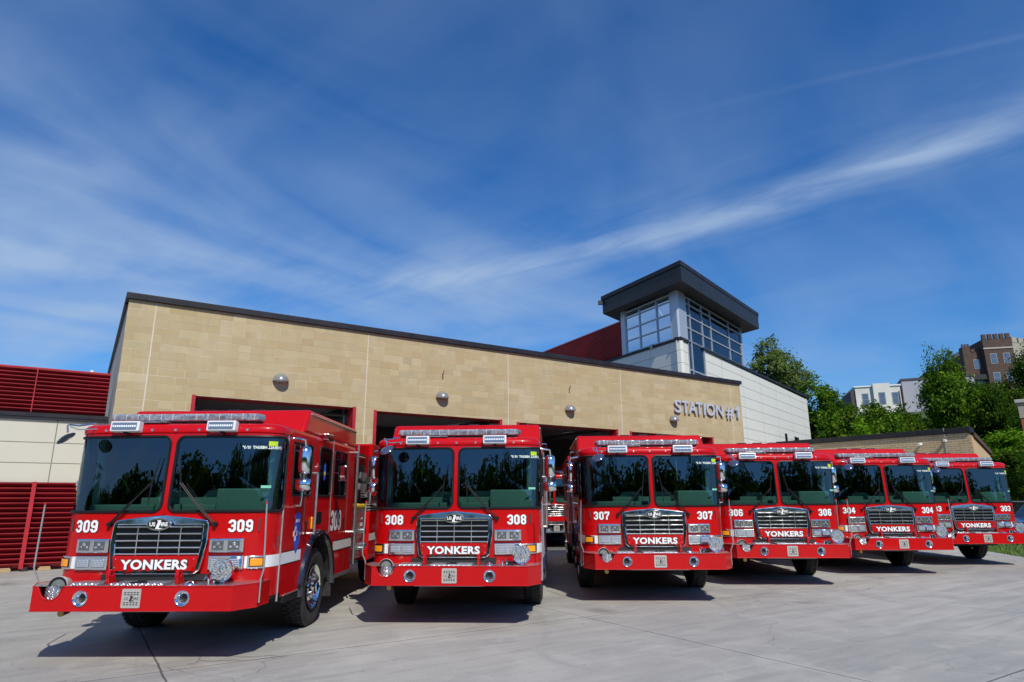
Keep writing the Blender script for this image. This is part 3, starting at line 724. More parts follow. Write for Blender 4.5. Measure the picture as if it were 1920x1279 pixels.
    for sd_ in (-1, 1): m.bx(*sorted((sd_ * 1.19, sd_ * 1.228)), 1.7, 4.16, 2.80, 2.82)
    m.build('drip_rail', alu, E, bevel=.004)
    m = MB()
    for x_ in (-.25, .10, .45): m.bx(x_ - .09, x_ + .09, 1.75, 1.95, 2.862, 2.893)
    m.build('roof_marker_lamps', black, E, bevel=.008)
    # cab rear wall and interior
    MB().bx(-1.2, 1.2, 4.09, 4.12, .56, 2.60).build('cab_rear_wall', inter, E)
    MB().bx(-1.19, 1.19, .62, 4.08, .55, .60).build('cab_floor', seatm, E)
    m = MB(); m.bx(-1.12, 1.12, .62, .95, 1.35, 1.50); m.bx(-1.05, .46, .70, 1.0, 1.50, 1.62); m.bx(.48, 1.10, .66, 1.02, 1.50, 1.80)
    m.build('dashboard', dashm, E, bevel=.02)
    m = MB(); m.bx(-.36, .36, 1.0, 2.6, .60, 1.42); m.build('engine_cover', inter, E, bevel=.05)
    m = MB()
    for x_ in (-.28, .32): m.prism([[(-.22, 0), (.22, 0), (.14, .09), (-.14, .09)]], lambda a, b, k: Vector((x_ + a, 1.10 + .25 * k, 1.70 + b)))
    m.bx(-.62, .60, 1.02, 1.40, 1.50, 1.70); m.build('console', dashm, E, bevel=.01)
    for x_, y_ in ((-.78, 1.55), (.78, 1.55), (-.78, 3.0), (.0, 3.4), (.78, 3.0)):
        m = MB(); m.bx(x_ - .24, x_ + .24, y_, y_ + .5, .95, 1.12); m.bx(x_ - .24, x_ + .24, y_ + .46, y_ + .60, 1.1, 1.78); m.bx(x_ - .13, x_ + .13, y_ + .48, y_ + .58, 1.78, 2.0); m.build('seat', seatm, E, bevel=.04, seg=3)
    m = MB(); cs = Vector((.66, 1.12, 1.60)); ax = Vector((0, -.75, .55)).normalized(); u_ = ax.orthogonal().normalized(); v_ = ax.cross(u_)
    m.tube([cs + (u_ * cos(R(a)) + v_ * sin(R(a))) * .23 for a in range(0, 360, 15)], .014, 6, closed=True); m.tube([cs - ax * .02, cs - ax * .35], .03, 8)
    m.tube([cs + u_ * .23, cs - u_ * .23], .012, 6); m.build('steering_wheel', seatm, E, smooth=True)
    m = MB(); gp = [(-.98, .82, 1.58), (-.99, .80, 1.78), (-.92, .74, 1.93), (-.78, .70, 1.96), (-.66, .68, 1.90), (-.60, .67, 1.82)]
    m.tube(gp, .009, 6); m.cyl(gp[-1], (-.565, .66, 1.765), .014, .034, 10); m.build('map_lamp', black, E, smooth=True)
    for sd_ in (-1, 1):
        MB().bx(*sorted((sd_ * 1.02, sd_ * 1.10)), .80, .90, 1.5, 2.5).build('pillar_trim', dashm, E, bevel=.02)
    MB().bx(-1.1, 1.1, .70, 1.15, 2.40, 2.47).build('headliner_console', seatm, E, bevel=.02)
    # height notice inside the glass, stickers
    v, f = text2d("OVERALL HEIGHT 10'-3\"", .046, .0015, 1.0)
    m = MB(); decal(m, v, f, 1.045, 2.255, .002, mirror=True); m.build('height_notice', mat('notice_white', (.7, .8, .78), .5), E, solid=False)
    m = MB(); rect_sheet(m, 1.10, 1.22, 2.29, 2.345, .002, 3); m.build('inspection_sticker', greens, E, solid=False)
    m = MB(); rect_sheet(m, 1.06, 1.18, 1.80, 1.83, .002, 3); m.build('windscreen_sticker', teals, E, solid=False)
    # crossover mirror on its arm (left front of the roof)
    cm = empty('crossover_mirror', (0, 0, 0), 0, E)
    m = MB(); m.tube([(-.86, .46, 2.56), (-.98, .34, 2.52), (-1.02, .22, 2.52), (-.97, .13, 2.50), (-.95, .12, 2.42)], .010, 8)
    m.tube([(-.74, .47, 2.50), (-.95, .30, 2.47), (-1.02, .24, 2.50)], .007, 8); m.build('arm', chrome, cm, smooth=True)
    m = MB(); m.lathe((-.95, .11, 2.35), (.30, .55, -.70), [(-.035, 0), (-.03, .05), (-.012, .095), (0, .105), (.004, .10), (.004, 0)], 24); m.build('disc', mat('convex_back', (.12, .14, .22), .12, metal=.6, coat=1.), cm, smooth=True)
    # ---- chassis and wheels
    m = MB(); m.bx(-.45, -.33, .5, 9.0, .55, .80); m.bx(.33, .45, .5, 9.0, .55, .80); m.bx(-1.0, 1.0, 2.26, 2.38, .42, .56); m.cyl((0, 7.3, .5), (0.01, 7.75, .5), .2, .2, 16); m.bx(-1.0, 1.0, 7.3, 7.44, .42, .58)
    m.bx(-.9, .9, 3.3, 4.4, .42, .58); m.bx(-.5, .5, .8, 1.7, .46, .75); m.build('chassis', dark, E)
    m = MB(); m.cyl((-.86, .32, .50), (-.86, .20, .49), .03, .035, 12); m.build('drain_cap', mat('brass', (.35, .25, .10), .35, metal=1.), E, smooth=True)
    for sd_ in (-1, 1):
        make_wheel(E, sd_ * 1.215, 2.32, sd_); make_wheel(E, sd_ * 1.22, 7.4, sd_, True)
    # ---- pump house and body
    m = MB(); m.bx(-1.16, 1.16, 4.30, 5.40, .66, 1.50); m.build('pump_panel', dia, E)
    m = MB(); m.bx(-1.10, 1.10, 4.26, 5.40, 1.62, 2.50); m.bx(-.9, .9, 4.13, 4.25, .7, 2.4); m.build('pump_house', dark, E)
    for sd_ in (-1, 1):
        X_ = sd_ * 1.165
        m = MB()
        for y_, z_ in ((5.0, .82), (5.22, .86), (5.1, 1.12)): m.cyl((sd_ * 1.15, y_, z_), (sd_ * 1.23, y_, z_), .05, .055, 14)
        m.bx(*sorted((X_, X_ + sd_ * .03)), 4.86, 5.2, .98, 1.0); m.build('pump_outlet', chrome, E, smooth=True)
        m = MB(); m.bx(*sorted((X_, X_ + sd_ * .004)), 4.98, 5.14, 1.20, 1.26); m.bx(*sorted((X_, X_ + sd_ * .004)), 5.04, 5.14, 1.32, 1.35); m.build('pump_label', white, E)
        m = MB(); m.bx(*sorted((sd_ * 1.11, sd_ * 1.18)), 4.55, 5.1, 2.26, 2.44); m.build('body_scene_light', chrome, E, bevel=.02)
        for z_ in (2.08, 1.88):
            m = MB(); m.prism([[(-.22, .08), (.22, .08), (.22, 0), (.05, -.10), (-.22, -.03)]], lambda a, b, k: Vector((sd_ * (1.105 + .05 * k), 5.1 + a, z_ + b))); m.build('deflector', alu, E)
        m = MB()
        for z_ in (1.78, 1.73): m.cyl((sd_ * 1.15, 4.85, z_), (sd_ * 1.15, 5.6, z_), .03, .03, 12)
        m.build('suction_tube', chrome, E, smooth=True)
        m = MB(); m.bx(*sorted((sd_ * .6, sd_ * 1.15)), 4.32, 5.36, 1.51, 1.60); m.build('hose_bed', yellow, E, bevel=.03)
        m = MB(); m.tube([(sd_ * 1.24, 4.28, .62), (sd_ * 1.24, 4.28, 2.60)], .018, 8); m.build('body_rail', alu, E, smooth=True)
        # body sides
        m = MB(); m.bx(*sorted((sd_ * .6, sd_ * 1.22)), 5.45, 9.3, 2.48, 2.72); m.bx(*sorted((sd_ * 1.0, sd_ * 1.22)), 5.45, 6.55, .58, 1.45); m.bx(*sorted((sd_ * 1.0, sd_ * 1.22)), 8.2, 9.3, .58, 1.45)
        m.bx(*sorted((sd_ * 1.0, sd_ * 1.22)), 6.55, 8.2, 1.08, 1.45); m.build('body_side', red, E, bevel=.01)
        m = MB(); m.bx(*sorted((sd_ * .95, sd_ * 1.19)), 5.45, 9.3, 1.62, 2.48); m.build('open_locker', dark, E)
        m = MB()
        for z_ in (1.47, 1.52, 1.57): m.bx(*sorted((sd_ * 1.0, sd_ * 1.225)), 5.45, 9.3, z_, z_ + .022)
        m.build('shutter_slats', alu, E)
        m = MB(); m.bx(*sorted((sd_ * 1.0, sd_ * 1.222)), 5.45, 9.3, 1.60, 1.63); m.bx(*sorted((sd_ * 1.2, sd_ * 1.224)), 5.45, 5.50, 1.60, 2.5); m.build('locker_frame', alu, E)
        m = MB(); a = [Vector((sd_ * 1.224, q, z)) for q in (5.45, 6.50) for z in (.918, 1.048)]; m.add(a, [(0, 1, 3, 2)]); m.build('body_stripe', white, E, solid=False)
        m = MB(); a = [Vector((sd_ * 1.224, q, z)) for q in (8.2, 9.3) for z in (.918, 1.048)]; m.add(a, [(0, 1, 3, 2)]); m.build('body_stripe', white, E, solid=False)
        # tools along the locker
        MB().cyl((sd_ * 1.21, 5.7, 2.15), (sd_ * 1.21, 5.7, 1.75), .06, .06, 12).build('extinguisher', redlens, E)
        MB().bx(*sorted((sd_ * 1.195, sd_ * 1.24)), 6.1, 6.6, 1.8, 2.1).build('locker_tool', steel, E, bevel=.01)
    m = MB(); m.bx(-1.15, 1.15, 5.45, 9.3, 2.1, 2.68); m.bx(-1.0, 1.0, 5.45, 9.3, .8, 2.1); m.build('body_core', red, E)
    return E

def kids(o): return [c for c in bpy.data.objects if c.parent == o]
def snapshot(root):
    """list of the whole family: (object, depth-first children)"""
    return (root, [snapshot(c) for c in kids(root)])
def copy_family(node, parent=None):
    o, ch = node; c = o.copy(); COL.objects.link(c); c.parent = parent
    for k in ch: copy_family(k, c)
    return c
def number_decals(E, num):
    """unit number either side of the grille and on both cab sides"""
    for s0 in (-.885, .885):
        m = MB()
        for v, f, k in digits(num, .136, .075): decal(m, v, f, s0 * (1 if s0 > 0 else 1.) + .004, 1.378, .003 + .0008 * k)
        o = m.build('number_outline', decal_k, E, solid=False)
        m = MB()
        for v, f, k in digits(num, .136): decal(m, v, f, s0, 1.380, .0055 + .0008 * k)
        m.build('unit_number', decal_w, E, solid=False)
    for sd_ in (-1, 1):
        for ex, mt_, o_, nm in ((.05, decal_k, .003, 'number_outline'), (0, decal_w, .0055, 'unit_number')):
            m = MB()
            for v, f, k in digits(num, .30, ex): m.add([Vector((sd_ * (1.228 + o_ + .0008 * k), 3.12 + sd_ * a * .95, 1.36 + b)) for a, b in v], f)
            m.build(nm, mt_, E, solid=False)

proto = make_engine()
SNAP = snapshot(proto)
ENG = [
 ('309', -4.003, 7.216, -.81, 'red fire engine numbered 309, nearest and leftmost, its cab side and front wheel in view'),
 ('308', -.856, 9.166, -3.32, 'red fire engine numbered 308 on its nose, second from the left of the row'),
 ('307', 2.406, 11.096, -2.18, 'red fire engine numbered 307 on its nose, parked before the third garage door'),
 ('306', 5.403, 13.096, -2.73, 'red fire engine numbered 306 on its nose, parked between 307 and 304'),
 ('304', 8.646, 14.954, -2.16, 'red fire engine numbered 304 on its nose, second from the right end of the row'),
 ('303', 11.836, 16.818, -1.47, 'red fire engine numbered 303, farthest and last at the right end of the row'),
]
fleet = []
for i, (num, x_, y_, a_, lab) in enumerate(ENG):
    e = proto if i == 0 else copy_family(SNAP)
    e.location = (x_, y_, 0); e.rotation_euler = (0, 0, R(a_)); tag(e, lab, 'fire engine', 'fire engines parked in a staggered row'); fleet.append((e, num))
garaged = copy_family(SNAP)
for e, num in fleet: number_decals(e, num)
# crossover mirror of the nearest engine is folded outwards
for c in kids(fleet[0][0]):
    if c.name.startswith('crossover_mirror'):
        c.location = (-.17, .12, .01)
        for d in kids(c):
            if d.name.startswith('disc'): d.data = d.data.copy(); d.data.materials[0] = mat('dark_disc', (.015, .016, .018), .35)  # flat dark colour stands in for the dark reflection in this mirror face
for c in kids(fleet[0][0]):
    if c.name.startswith('bumper') and not c.name.startswith('bumper_'):
        for d in kids(c):
            if d.name.startswith('floodlight'): d.location = (-.13, .0, .0)
# the engine inside the third bay has a polished bumper and nose panel, no name sign text of its own
garaged.location = (1.55, 23.7, 0); garaged.rotation_euler = (0, 0, R(4))
tag(garaged, 'fire engine with polished silver bumper standing inside the garage behind 308 and 307', 'fire engine')
for c in kids(garaged):
    if c.name.startswith('bumper') and not c.name.startswith('bumper_'):
        c.data = c.data.copy(); c.data.materials[0] = chrome
    if c.name.startswith('name_sign'):
        for d in kids(c):
            if d.name.startswith('letter'): bpy.data.objects.remove(d)
# ------------------------------------------------------------------ ground
AW = R(33.29); WX, WY = -9.455, 15.261
def wl(x, y): return ((x - WX) * cos(AW) + (y - WY) * sin(AW), (x - WX) * sin(AW) - (y - WY) * cos(AW))
conc = bpy.data.materials.new('concrete'); conc.use_nodes = True
t, p = tree_of(conc); co = t.obj(); X, Y, Z = t.xyz(co)
X_ = t.m('SUBTRACT', X, WX); Y_ = t.m('SUBTRACT', Y, WY)
U = t.m('ADD', t.m('MULTIPLY', X_, cos(AW)), t.m('MULTIPLY', Y_, sin(AW))); V = t.m('SUBTRACT', t.m('MULTIPLY', X_, sin(AW)), t.m('MULTIPLY', Y_, cos(AW)))
wv = t.m('MULTIPLY', t.m('SUBTRACT', t.noise(co, 2.5, 4., .6), .5), .03)
def joint(c, off, per, wd_):
    fr = t.m('FRACT', t.m('DIVIDE', t.m('SUBTRACT', t.m('ADD', c, wv), off - per * 40 - per / 2), per))
    d = t.m('MULTIPLY', t.m('ABSOLUTE', t.m('SUBTRACT', fr, .5)), per)
    return d
d1 = joint(U, .46, 5.44, 0); d2 = joint(V, 10.11, 4.76, 0)
dj = t.m('MINIMUM', d1, d2)
jl = t.mr(dj, .006, .014, 1., 0.)
slab = t.white(t.vec(t.m('FLOOR', t.m('DIVIDE', t.m('SUBTRACT', U, .46), 5.44)), t.m('FLOOR', t.m('DIVIDE', t.m('SUBTRACT', V, 10.11), 4.76)), 0.))
big = t.noise(co, .22, 5., .6, .6); mid_ = t.noise(co, 1.1, 6., .62, .8); fine = t.noise(co, 60., 3., .7); spk = t.noise(co, 9., 3., .6)
sw = t.noise(t.vec(t.m('MULTIPLY', U, .35), t.m('MULTIPLY', V, 2.6), .0), 1.2, 6., .6, 1.2)
base = t.mix(t.mr(big, .3, .7), (.31, .305, .285), (.52, .50, .45))
base = t.mix(t.mr(sw, .42, .66, 0., .65), base, (.25, .25, .25))
base = t.mix(t.mr(mid_, .50, .70, 0., .6), base, (.52, .505, .465))
base = t.mix(t.m('MULTIPLY', slab, .22), base, (.50, .47, .42))
base = t.mix(t.mr(fine, .30, .72, .42, 0.), base, (.16, .16, .16))
base = t.mix(t.mr(spk, .66, .74, 0., .45), base, (.13, .125, .12))
oil = t.node('ShaderNodeTexVoronoi'); oil.inputs['Scale'].default_value = .55; t.l.new(co, oil.inputs['Vector'])
base = t.mix(t.m('MULTIPLY', t.mr(t.m('ADD', oil.outputs[0], t.m('MULTIPLY', t.m('SUBTRACT', mid_, .5), .25)), .06, .16, .5, 0.), t.m('GREATER_THAN', t.white(oil.outputs['Color']), .55)), base, (.12, .115, .11))
tk = t.m('ABSOLUTE', t.m('SINE', t.m('ADD', t.m('MULTIPLY', U, .9), t.m('MULTIPLY', t.noise(t.vec(t.m('MULTIPLY', V, .12), 0., 0.), 1., 2.), 9.))))
base = t.mix(t.m('MULTIPLY', t.mr(tk, .0, .10, .38, 0.), t.mr(mid_, .42, .62)), base, (.20, .20, .20))
# pale tyre scuffs, curved
sc = t.noise(co, .5, 2., .5, 0.); wvn = t.node('ShaderNodeTexWave', wave_type='RINGS', rings_direction='SPHERICAL'); t.l.new(t.vec(t.m('ADD', X, -9.), t.m('ADD', Y, 3.), 0.), wvn.inputs[0])
wvn.inputs['Scale'].default_value = .35; wvn.inputs['Distortion'].default_value = 6.; wvn.inputs['Detail'].default_value = 3.; wvn.inputs['Detail Scale'].default_value = .6
base = t.mix(t.mr(t.noise(t.vec(t.m('MULTIPLY', U, 2.2), t.m('MULTIPLY', V, .3), 2.), 1.4, 7., .7, 1.5), .60, .80, 0., .55), base, (.20, .195, .18))
base = t.mix(t.mr(t.noise(co, 2.7, 7., .7, 1.), .58, .72, 0., .45), base, (.50, .48, .43))
# hairline cracks
vo = t.node('ShaderNodeTexVoronoi', feature='DISTANCE_TO_EDGE'); vo.inputs['Scale'].default_value = .19
nv = t.node('ShaderNodeTexNoise'); nv.inputs['Scale'].default_value = .9; nv.inputs['Detail'].default_value = 6.; t.l.new(co, nv.inputs['Vector'])
va = t.node('ShaderNodeVectorMath', operation='MULTIPLY_ADD'); t.l.new(nv.outputs[1], va.inputs[0]); va.inputs[1].default_value = (1.6, 1.6, 0); t.l.new(co, va.inputs[2]); t.l.new(va.outputs[0], vo.inputs['Vector'])
crk = t.m('MULTIPLY', t.mr(vo.outputs[0], .0, .0022, 1., 0.), t.mr(t.noise(co, .35, 2.), .42, .55))
base = t.mix(t.m('MULTIPLY', crk, .6), base, (.10, .10, .10))
base = t.mix(t.m('MULTIPLY', t.mr(dj, .01, .09, .5, 0.), t.mr(mid_, .4, .6)), base, (.46, .45, .42))
base = t.mix(t.m('MULTIPLY', jl, .85), base, (.055, .055, .055))
t.l.new(base, p.inputs['Base Color']); t.l.new(t.mr(mid_, .3, .7, .55, .85), p.inputs['Roughness'])
hgt = t.m('SUBTRACT', t.m('ADD', t.m('MULTIPLY', fine, .25), t.m('MULTIPLY', spk, .3)), t.m('MULTIPLY', jl, 2.))
t.l.new(t.bump(hgt, .35, .006), p.inputs['Normal'])
soil = mat('hill_soil', (.035, .06, .015), .95)
t, p = tree_of(soil); t.l.new(t.mix(t.mr(t.noise(t.obj(), .6, 6., .6), .35, .65), (.02, .045, .010), (.07, .11, .025)), p.inputs['Base Color'])

def ground_z(x, y):
    a = min(max((y - 50 + .25 * (x - 20)) / 60, 0), 1); h_ = a * a * (3 - 2 * a) * 15
    b = min(max((-y - 22) / 30, 0), 1); return h_ + b * b * (3 - 2 * b) * 5.
m = MB(); nx_, ny_ = 60, 60; xs = [-400 + 800 * i / nx_ for i in range(nx_ + 1)]
def spread(i, n, a): u = 2 * i / n - 1; return a * (.12 * u + .88 * u ** 3)
xs = [spread(i, nx_, 600) for i in range(nx_ + 1)]; ys = [spread(i, ny_, 600) for i in range(ny_ + 1)]
m.grid([[Vector((x, y, ground_z(x, y) - .02)) for x in xs] for y in ys])
struct(m.build('ground', soil, None, solid=False, outfrom=(0, 0, -500), smooth=False))
ap = [(-60, -22), (13.0, -22), (12.6, 8), (13.6, 15.5), (14.55, 19.3), (15.05, 21.5), (16.6, 28.5), (19.5, 36), (-2, 60), (-60, 40)]
m = MB(); m.tess([ap], lambda a, b: Vector((a, b, 0.)))
struct(m.build('concrete_apron', conc, None, solid=False, outfrom=(0, 10, -50)))
# grass verge on the right
gm = mat('grass_blades', (.08, .17, .02), .8)
t, p = tree_of(gm); gi = t.node('ShaderNodeNewGeometry')
t.l.new(t.ramp(gi.outputs['Random Per Island'], [(0, (.05, .11, .01)), (.6, (.11, .22, .02)), (1, (.20, .27, .05))]), p.inputs['Base Color'])
m = MB(); rg = random.Random(3)
def edge_x(y):
    for (a, b), (c, d) in zip(ap[2:8], ap[3:9]):
        if b <= y <= d: return a + (c - a) * (y - b) / (d - b)
    return 13.
for k in range(16000):
    y = rg.uniform(15., 33.); x = edge_x(y) + rg.random() ** 1.4 * 12 + .02
    h_ = rg.uniform(.04, .13); a = rg.uniform(0, 2 * pi); w_ = rg.uniform(.006, .014); lx, ly = rg.uniform(-.05, .05), rg.uniform(-.05, .05)
    m.add([(x - w_ * cos(a), y - w_ * sin(a), -.01), (x + w_ * cos(a), y + w_ * sin(a), -.01), (x + lx, y + ly, h_)], [(0, 1, 2)])
g_ = m.build('grass', gm, None, solid=False); g_['kind'] = 'stuff'; g_['label'] = 'bright green grass verge beside the concrete at the right edge'; g_['category'] = 'grass'

# ------------------------------------------------------------------ fire station
stone = bpy.data.materials.new('stone_block'); stone.use_nodes = True
t, p = tree_of(stone); co = t.obj(); X, Y, Z = t.xyz(co)
H_, W_ = .2032, .61
row = t.m('FLOOR', t.m('DIVIDE', t.m('ADD', Z, .0), H_)); rnd = t.white(t.vec(row, 3.3, 1.))
uu = t.m('ADD', t.m('DIVIDE', X, W_), t.m('ADD', t.m('MULTIPLY', t.m('MODULO', row, 2.), .5), t.m('MULTIPLY', t.m('GREATER_THAN', rnd, .6), .17)))
colI = t.m('FLOOR', uu); fu = t.m('SUBTRACT', uu, colI)
# some blocks are cut in two
cr_ = t.white(t.vec(row, colI, 7.)); half = t.m('MULTIPLY', t.m('GREATER_THAN', cr_, .72), t.m('GREATER_THAN', fu, .5)); colI = t.m('ADD', colI, t.m('MULTIPLY', half, .5))
fz = t.m('FRACT', t.m('DIVIDE', Z, H_))
rid = t.white(t.vec(row, colI, 0.)); rid2 = t.white(t.vec(colI, row, 5.))
bc = t.ramp(rid, [(0., (.40, .295, .145)), (.25, (.44, .345, .18)), (.5, (.465, .38, .21)), (.72, (.425, .325, .165)), (.9, (.52, .435, .25)), (1., (.36, .31, .18))])
bc = t.mix(t.m('MULTIPLY', t.m('GREATER_THAN', rid2, .85), .4), bc, (.60, .50, .33))
bc = t.mix(.35, bc, (.455, .365, .205))
mo = t.noise(co, 3.2, 6., .65, .4); mo2 = t.noise(co, 40., 4., .6)
bc = t.mix(t.mr(mo, .35, .7, .0, .30), bc, (.36, .30, .21))
bc = t.mix(t.mr(mo2, .3, .7, .0, .14), bc, (.25, .2, .13))
lg = t.noise(t.vec(t.m('MULTIPLY', X, 1.2), Y, t.m('MULTIPLY', Z, .5)), 1., 4., .6)
bc = t.mix(t.mr(lg, .5, .75, 0., .22), bc, (.62, .57, .46))
ez = t.m('MULTIPLY', t.m('MINIMUM', fz, t.m('SUBTRACT', 1., fz)), H_); ex = t.m('MULTIPLY', t.m('MINIMUM', fu, t.m('SUBTRACT', 1., fu)), W_)
ex2 = t.m('ADD', t.m('ABSOLUTE', t.m('MULTIPLY', t.m('SUBTRACT', fu, .5), W_)), t.m('MULTIPLY', t.m('LESS_THAN', cr_, .72), 9.))
ed = t.m('MINIMUM', t.m('MINIMUM', ez, ex), ex2)
mk = t.mr(ed, .002, .007, 1., 0.)
mc = t.mix(t.m('GREATER_THAN', t.white(t.vec(row, colI, 11.)), .7), (.34, .28, .19), (.66, .61, .50))
bc = t.mix(t.m('MULTIPLY', mk, .75), bc, mc)
# pale control joints
for ju in (.60, 6.2, 11.15, 16.22, 22.57):
    jm = t.mr(t.m('ABSOLUTE', t.m('SUBTRACT', X, ju)), .008, .016, 1., 0.); bc = t.mix(t.m('MULTIPLY', jm, .85), bc, (.66, .60, .52))
# damp streaks under the coping
rs = t.noise(t.vec(t.m('MULTIPLY', X, 6.), 0., t.m('MULTIPLY', Z, .4)), 1., 4., .6)
bc = t.mix(t.m('MULTIPLY', t.mr(Z, 5.6, 6.5, 0., .45), t.mr(rs, .5, .7)), bc, (.33, .28, .20))
t.l.new(bc, p.inputs['Base Color']); p.inputs['Roughness'].default_value = .85
t.l.new(t.bump(t.m('SUBTRACT', t.m('ADD', t.m('MULTIPLY', mo2, .3), t.m('MULTIPLY', rid, .25)), mk), .5, .006), p.inputs['Normal'])
flash = mat('dark_flashing', (.02, .02, .028), .5, spec=.3)
t, p = tree_of(flash); t.l.new(t.mix(t.mr(t.noise(t.obj(), 2., 5., .6), .35, .65), (.013, .0125, .018), (.024, .023, .031)), p.inputs['Base Color'])
redst = mat('red_steel', (.40, .015, .025), .4)
t, p = tree_of(redst); t.l.new(t.mix(t.mr(t.noise(t.obj(), 3., 5., .6), .35, .65), (.36, .012, .022), (.44, .022, .032)), p.inputs['Base Color'])
dred = mat('louver_red', (.30, .010, .018), .45)
t, p = tree_of(dred); t.l.new(t.mix(t.mr(t.noise(t.obj(), 1.2, 5., .6), .35, .65), (.24, .006, .012), (.34, .010, .020)), p.inputs['Base Color'])
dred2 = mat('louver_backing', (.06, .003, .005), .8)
def panelmat(name, c, hs_, vs_, off=0.):
    m = bpy.data.materials.new(name); m.use_nodes = True; t, p = tree_of(m); co = t.obj(); X, Y, Z = t.xyz(co)
    fz = t.m('FRACT', t.m('DIVIDE', t.m('SUBTRACT', Z, off), hs_)); e = t.m('MULTIPLY', t.m('MINIMUM', fz, t.m('SUBTRACT', 1., fz)), hs_)
    fx = t.m('FRACT', t.m('DIVIDE', t.m('ADD', X, 1.13), vs_)); e2 = t.m('MULTIPLY', t.m('MINIMUM', fx, t.m('SUBTRACT', 1., fx)), vs_)
    mk = t.mr(t.m('MINIMUM', e, e2), .008, .016, 1., 0.)
    pid = t.white(t.vec(t.m('FLOOR', t.m('DIVIDE', t.m('SUBTRACT', Z, off), hs_)), t.m('FLOOR', t.m('DIVIDE', X, vs_)), 0.))
    n1 = t.noise(t.vec(t.m('MULTIPLY', X, 3.), Y, t.m('MULTIPLY', Z, .6)), 1., 5., .6)
    b = t.mix(t.mr(n1, .4, .75, 0., .12), c, tuple(q * .72 for q in c)); b = t.mix(t.m('MULTIPLY', pid, .08), b, tuple(q * .8 for q in c))
    t.l.new(t.mix(t.m('MULTIPLY', mk, .8), b, (.12, .11, .10)), p.inputs['Base Color']); p.inputs['Roughness'].default_value = .5
    t.l.new(t.bump(t.m('MULTIPLY', mk, -1.), .5, .01), p.inputs['Normal']); return m
cream = panelmat('cream_panel', (.56, .54, .46), .52, 3.1, .02)
offw = panelmat('white_panel', (.70, .69, .63), .62, 3.4, .1)
greyw = mat('grey_block', (.30, .29, .27), .8)
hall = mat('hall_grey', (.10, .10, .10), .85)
galv = mat('galvanised', (.28, .29, .30), .4, metal=.7)

ST = empty('fire_station', (WX, WY, 0), AW); tag(ST, 'long tan stone block station front with four open garage bays behind the engines', 'fire station')
DOORS = [(1.71, 5.86, 4.25), (6.54, 10.83, 4.20), (11.55, 15.91, 4.16), (16.64, 21.16, 4.12)]
WL = 23.24; ZT = 6.49
o_ = [(0, 0)]
for a, b, z in DOORS: o_ += [(a, 0), (a, z), (b, z), (b, 0)]
o_ += [(WL, 0), (WL, ZT + .028), (0, ZT + .028)]
m = MB(); m.prism([o_], lambda a, b, k: Vector((a, .38 * k, b))); m.build('stone_wall', stone, ST)
m = MB(); m.bx(0, .35, .385, 18, 0, 6.48); m.bx(WL - .3, WL, .385, 18, 0, 6.48); m.bx(.36, WL - .31, 17.7, 18, 0, 6.48); m.build('side_wall', greyw, ST)
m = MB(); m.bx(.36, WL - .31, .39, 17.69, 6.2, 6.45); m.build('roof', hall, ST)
m = MB(); m.bx(-.07, WL + .06, -.07, .42, ZT + .03, 6.68); m.bx(-.07, WL + .06, -.085, -.072, ZT + .03, 6.66); m.bx(-.07, .40, .43, 18, 6.485, 6.70); m.bx(WL - .35, WL + .06, .43, 18, 6.485, 6.70); m.build('parapet_flashing', flash, ST, bevel=.01)
m = MB()
for k in range(1, 8): m.bx(k * 3.05 - .006, k * 3.05 + .006, -.092, -.08, 6.54, 6.64)
m.build('flashing_seam', dark, ST)
for a, b, z in DOORS:
    m = MB(); m.bx(a - .07, a + .02, -.03, .40, 0, z + .02); m.bx(b - .02, b + .07, -.03, .40, 0, z + .02); m.bx(a + .021, b - .021, .10, .40, z - .03, z + .02)
    fr = m.build('garage_door_frame', redst, ST, bevel=.004)
    # sectional door lying open under the ceiling, with its tracks
    m = MB()
    for k in range(6): m.bx(a + .15, b - .15, .75 + k * .68, 1.40 + k * .68, z + .12, z + .17)
    gd = m.build('garage_door_leaf', mat('door_grey', (.20, .20, .21), .5), ST, bevel=.01)
    m = MB()
    for x_ in (a + .10, b - .10): m.tube([(x_, .50, .02), (x_, .50, z - .2), (x_, .60, z + .02), (x_, .80, z + .10), (x_, 5., z + .10)], .03, 6)
    m.tube([(a + .1, .55, z + .35), (b - .1, .55, z + .35)], .05, 8); m.bx((a + b) / 2 - .2, (a + b) / 2 + .2, 3., 3.5, z + .3, z + .6); m.build('door_track', galv, gd)
m = MB()
for k in range(12):
    y = 1.2 + k * 1.4
    m.bx(.4, WL - .35, y, y + .06, 5.95, 6.0); m.bx(.4, WL - .35, y, y + .06, 5.35, 5.40)
    for j in range(38): m.tube([(.4 + j * .6, y + .03, 5.38), (.7 + j * .6, y + .03, 5.97), (1.0 + j * .6, y + .03, 5.38)], .015, 4)
m.build('roof_joist', galv, ST, solid=False)
m = MB()
for y in (2.4, 6., 9.): m.cyl((.5, y, 5.2), (WL - .5, y, 5.2), .18, .18, 12)
m.build('ceiling_duct', galv, ST, smooth=True)
m = MB(); m.bx(-1, WL + .2, 18.1, 18.2, 0, 3)
# lockers along the back of the hall and lit strip fittings
for k in range(12):
    m = MB(); m.bx(1.0 + k * 1.75, 2.6 + k * 1.75, 16.6, 17.6, 0, 2.1); m.build('locker', mat('locker_red', (.22, .03, .03), .5) if k % 3 else galv, ST, bevel=.02)
for k in range(8):
    m = MB(); m.bx(2. + k * 2.6, 3.6 + k * 2.6, 3.9, 4.05, 5.15, 5.25); m.build('strip_light', mat('strip_light', (.8, .8, .75), .5), ST)
pe = MATS['strip_light'].node_tree.nodes['Principled BSDF']; pe.inputs['Emission Color'].default_value = (1., .97, .9, 1); pe.inputs['Emission Strength'].default_value = 1.2
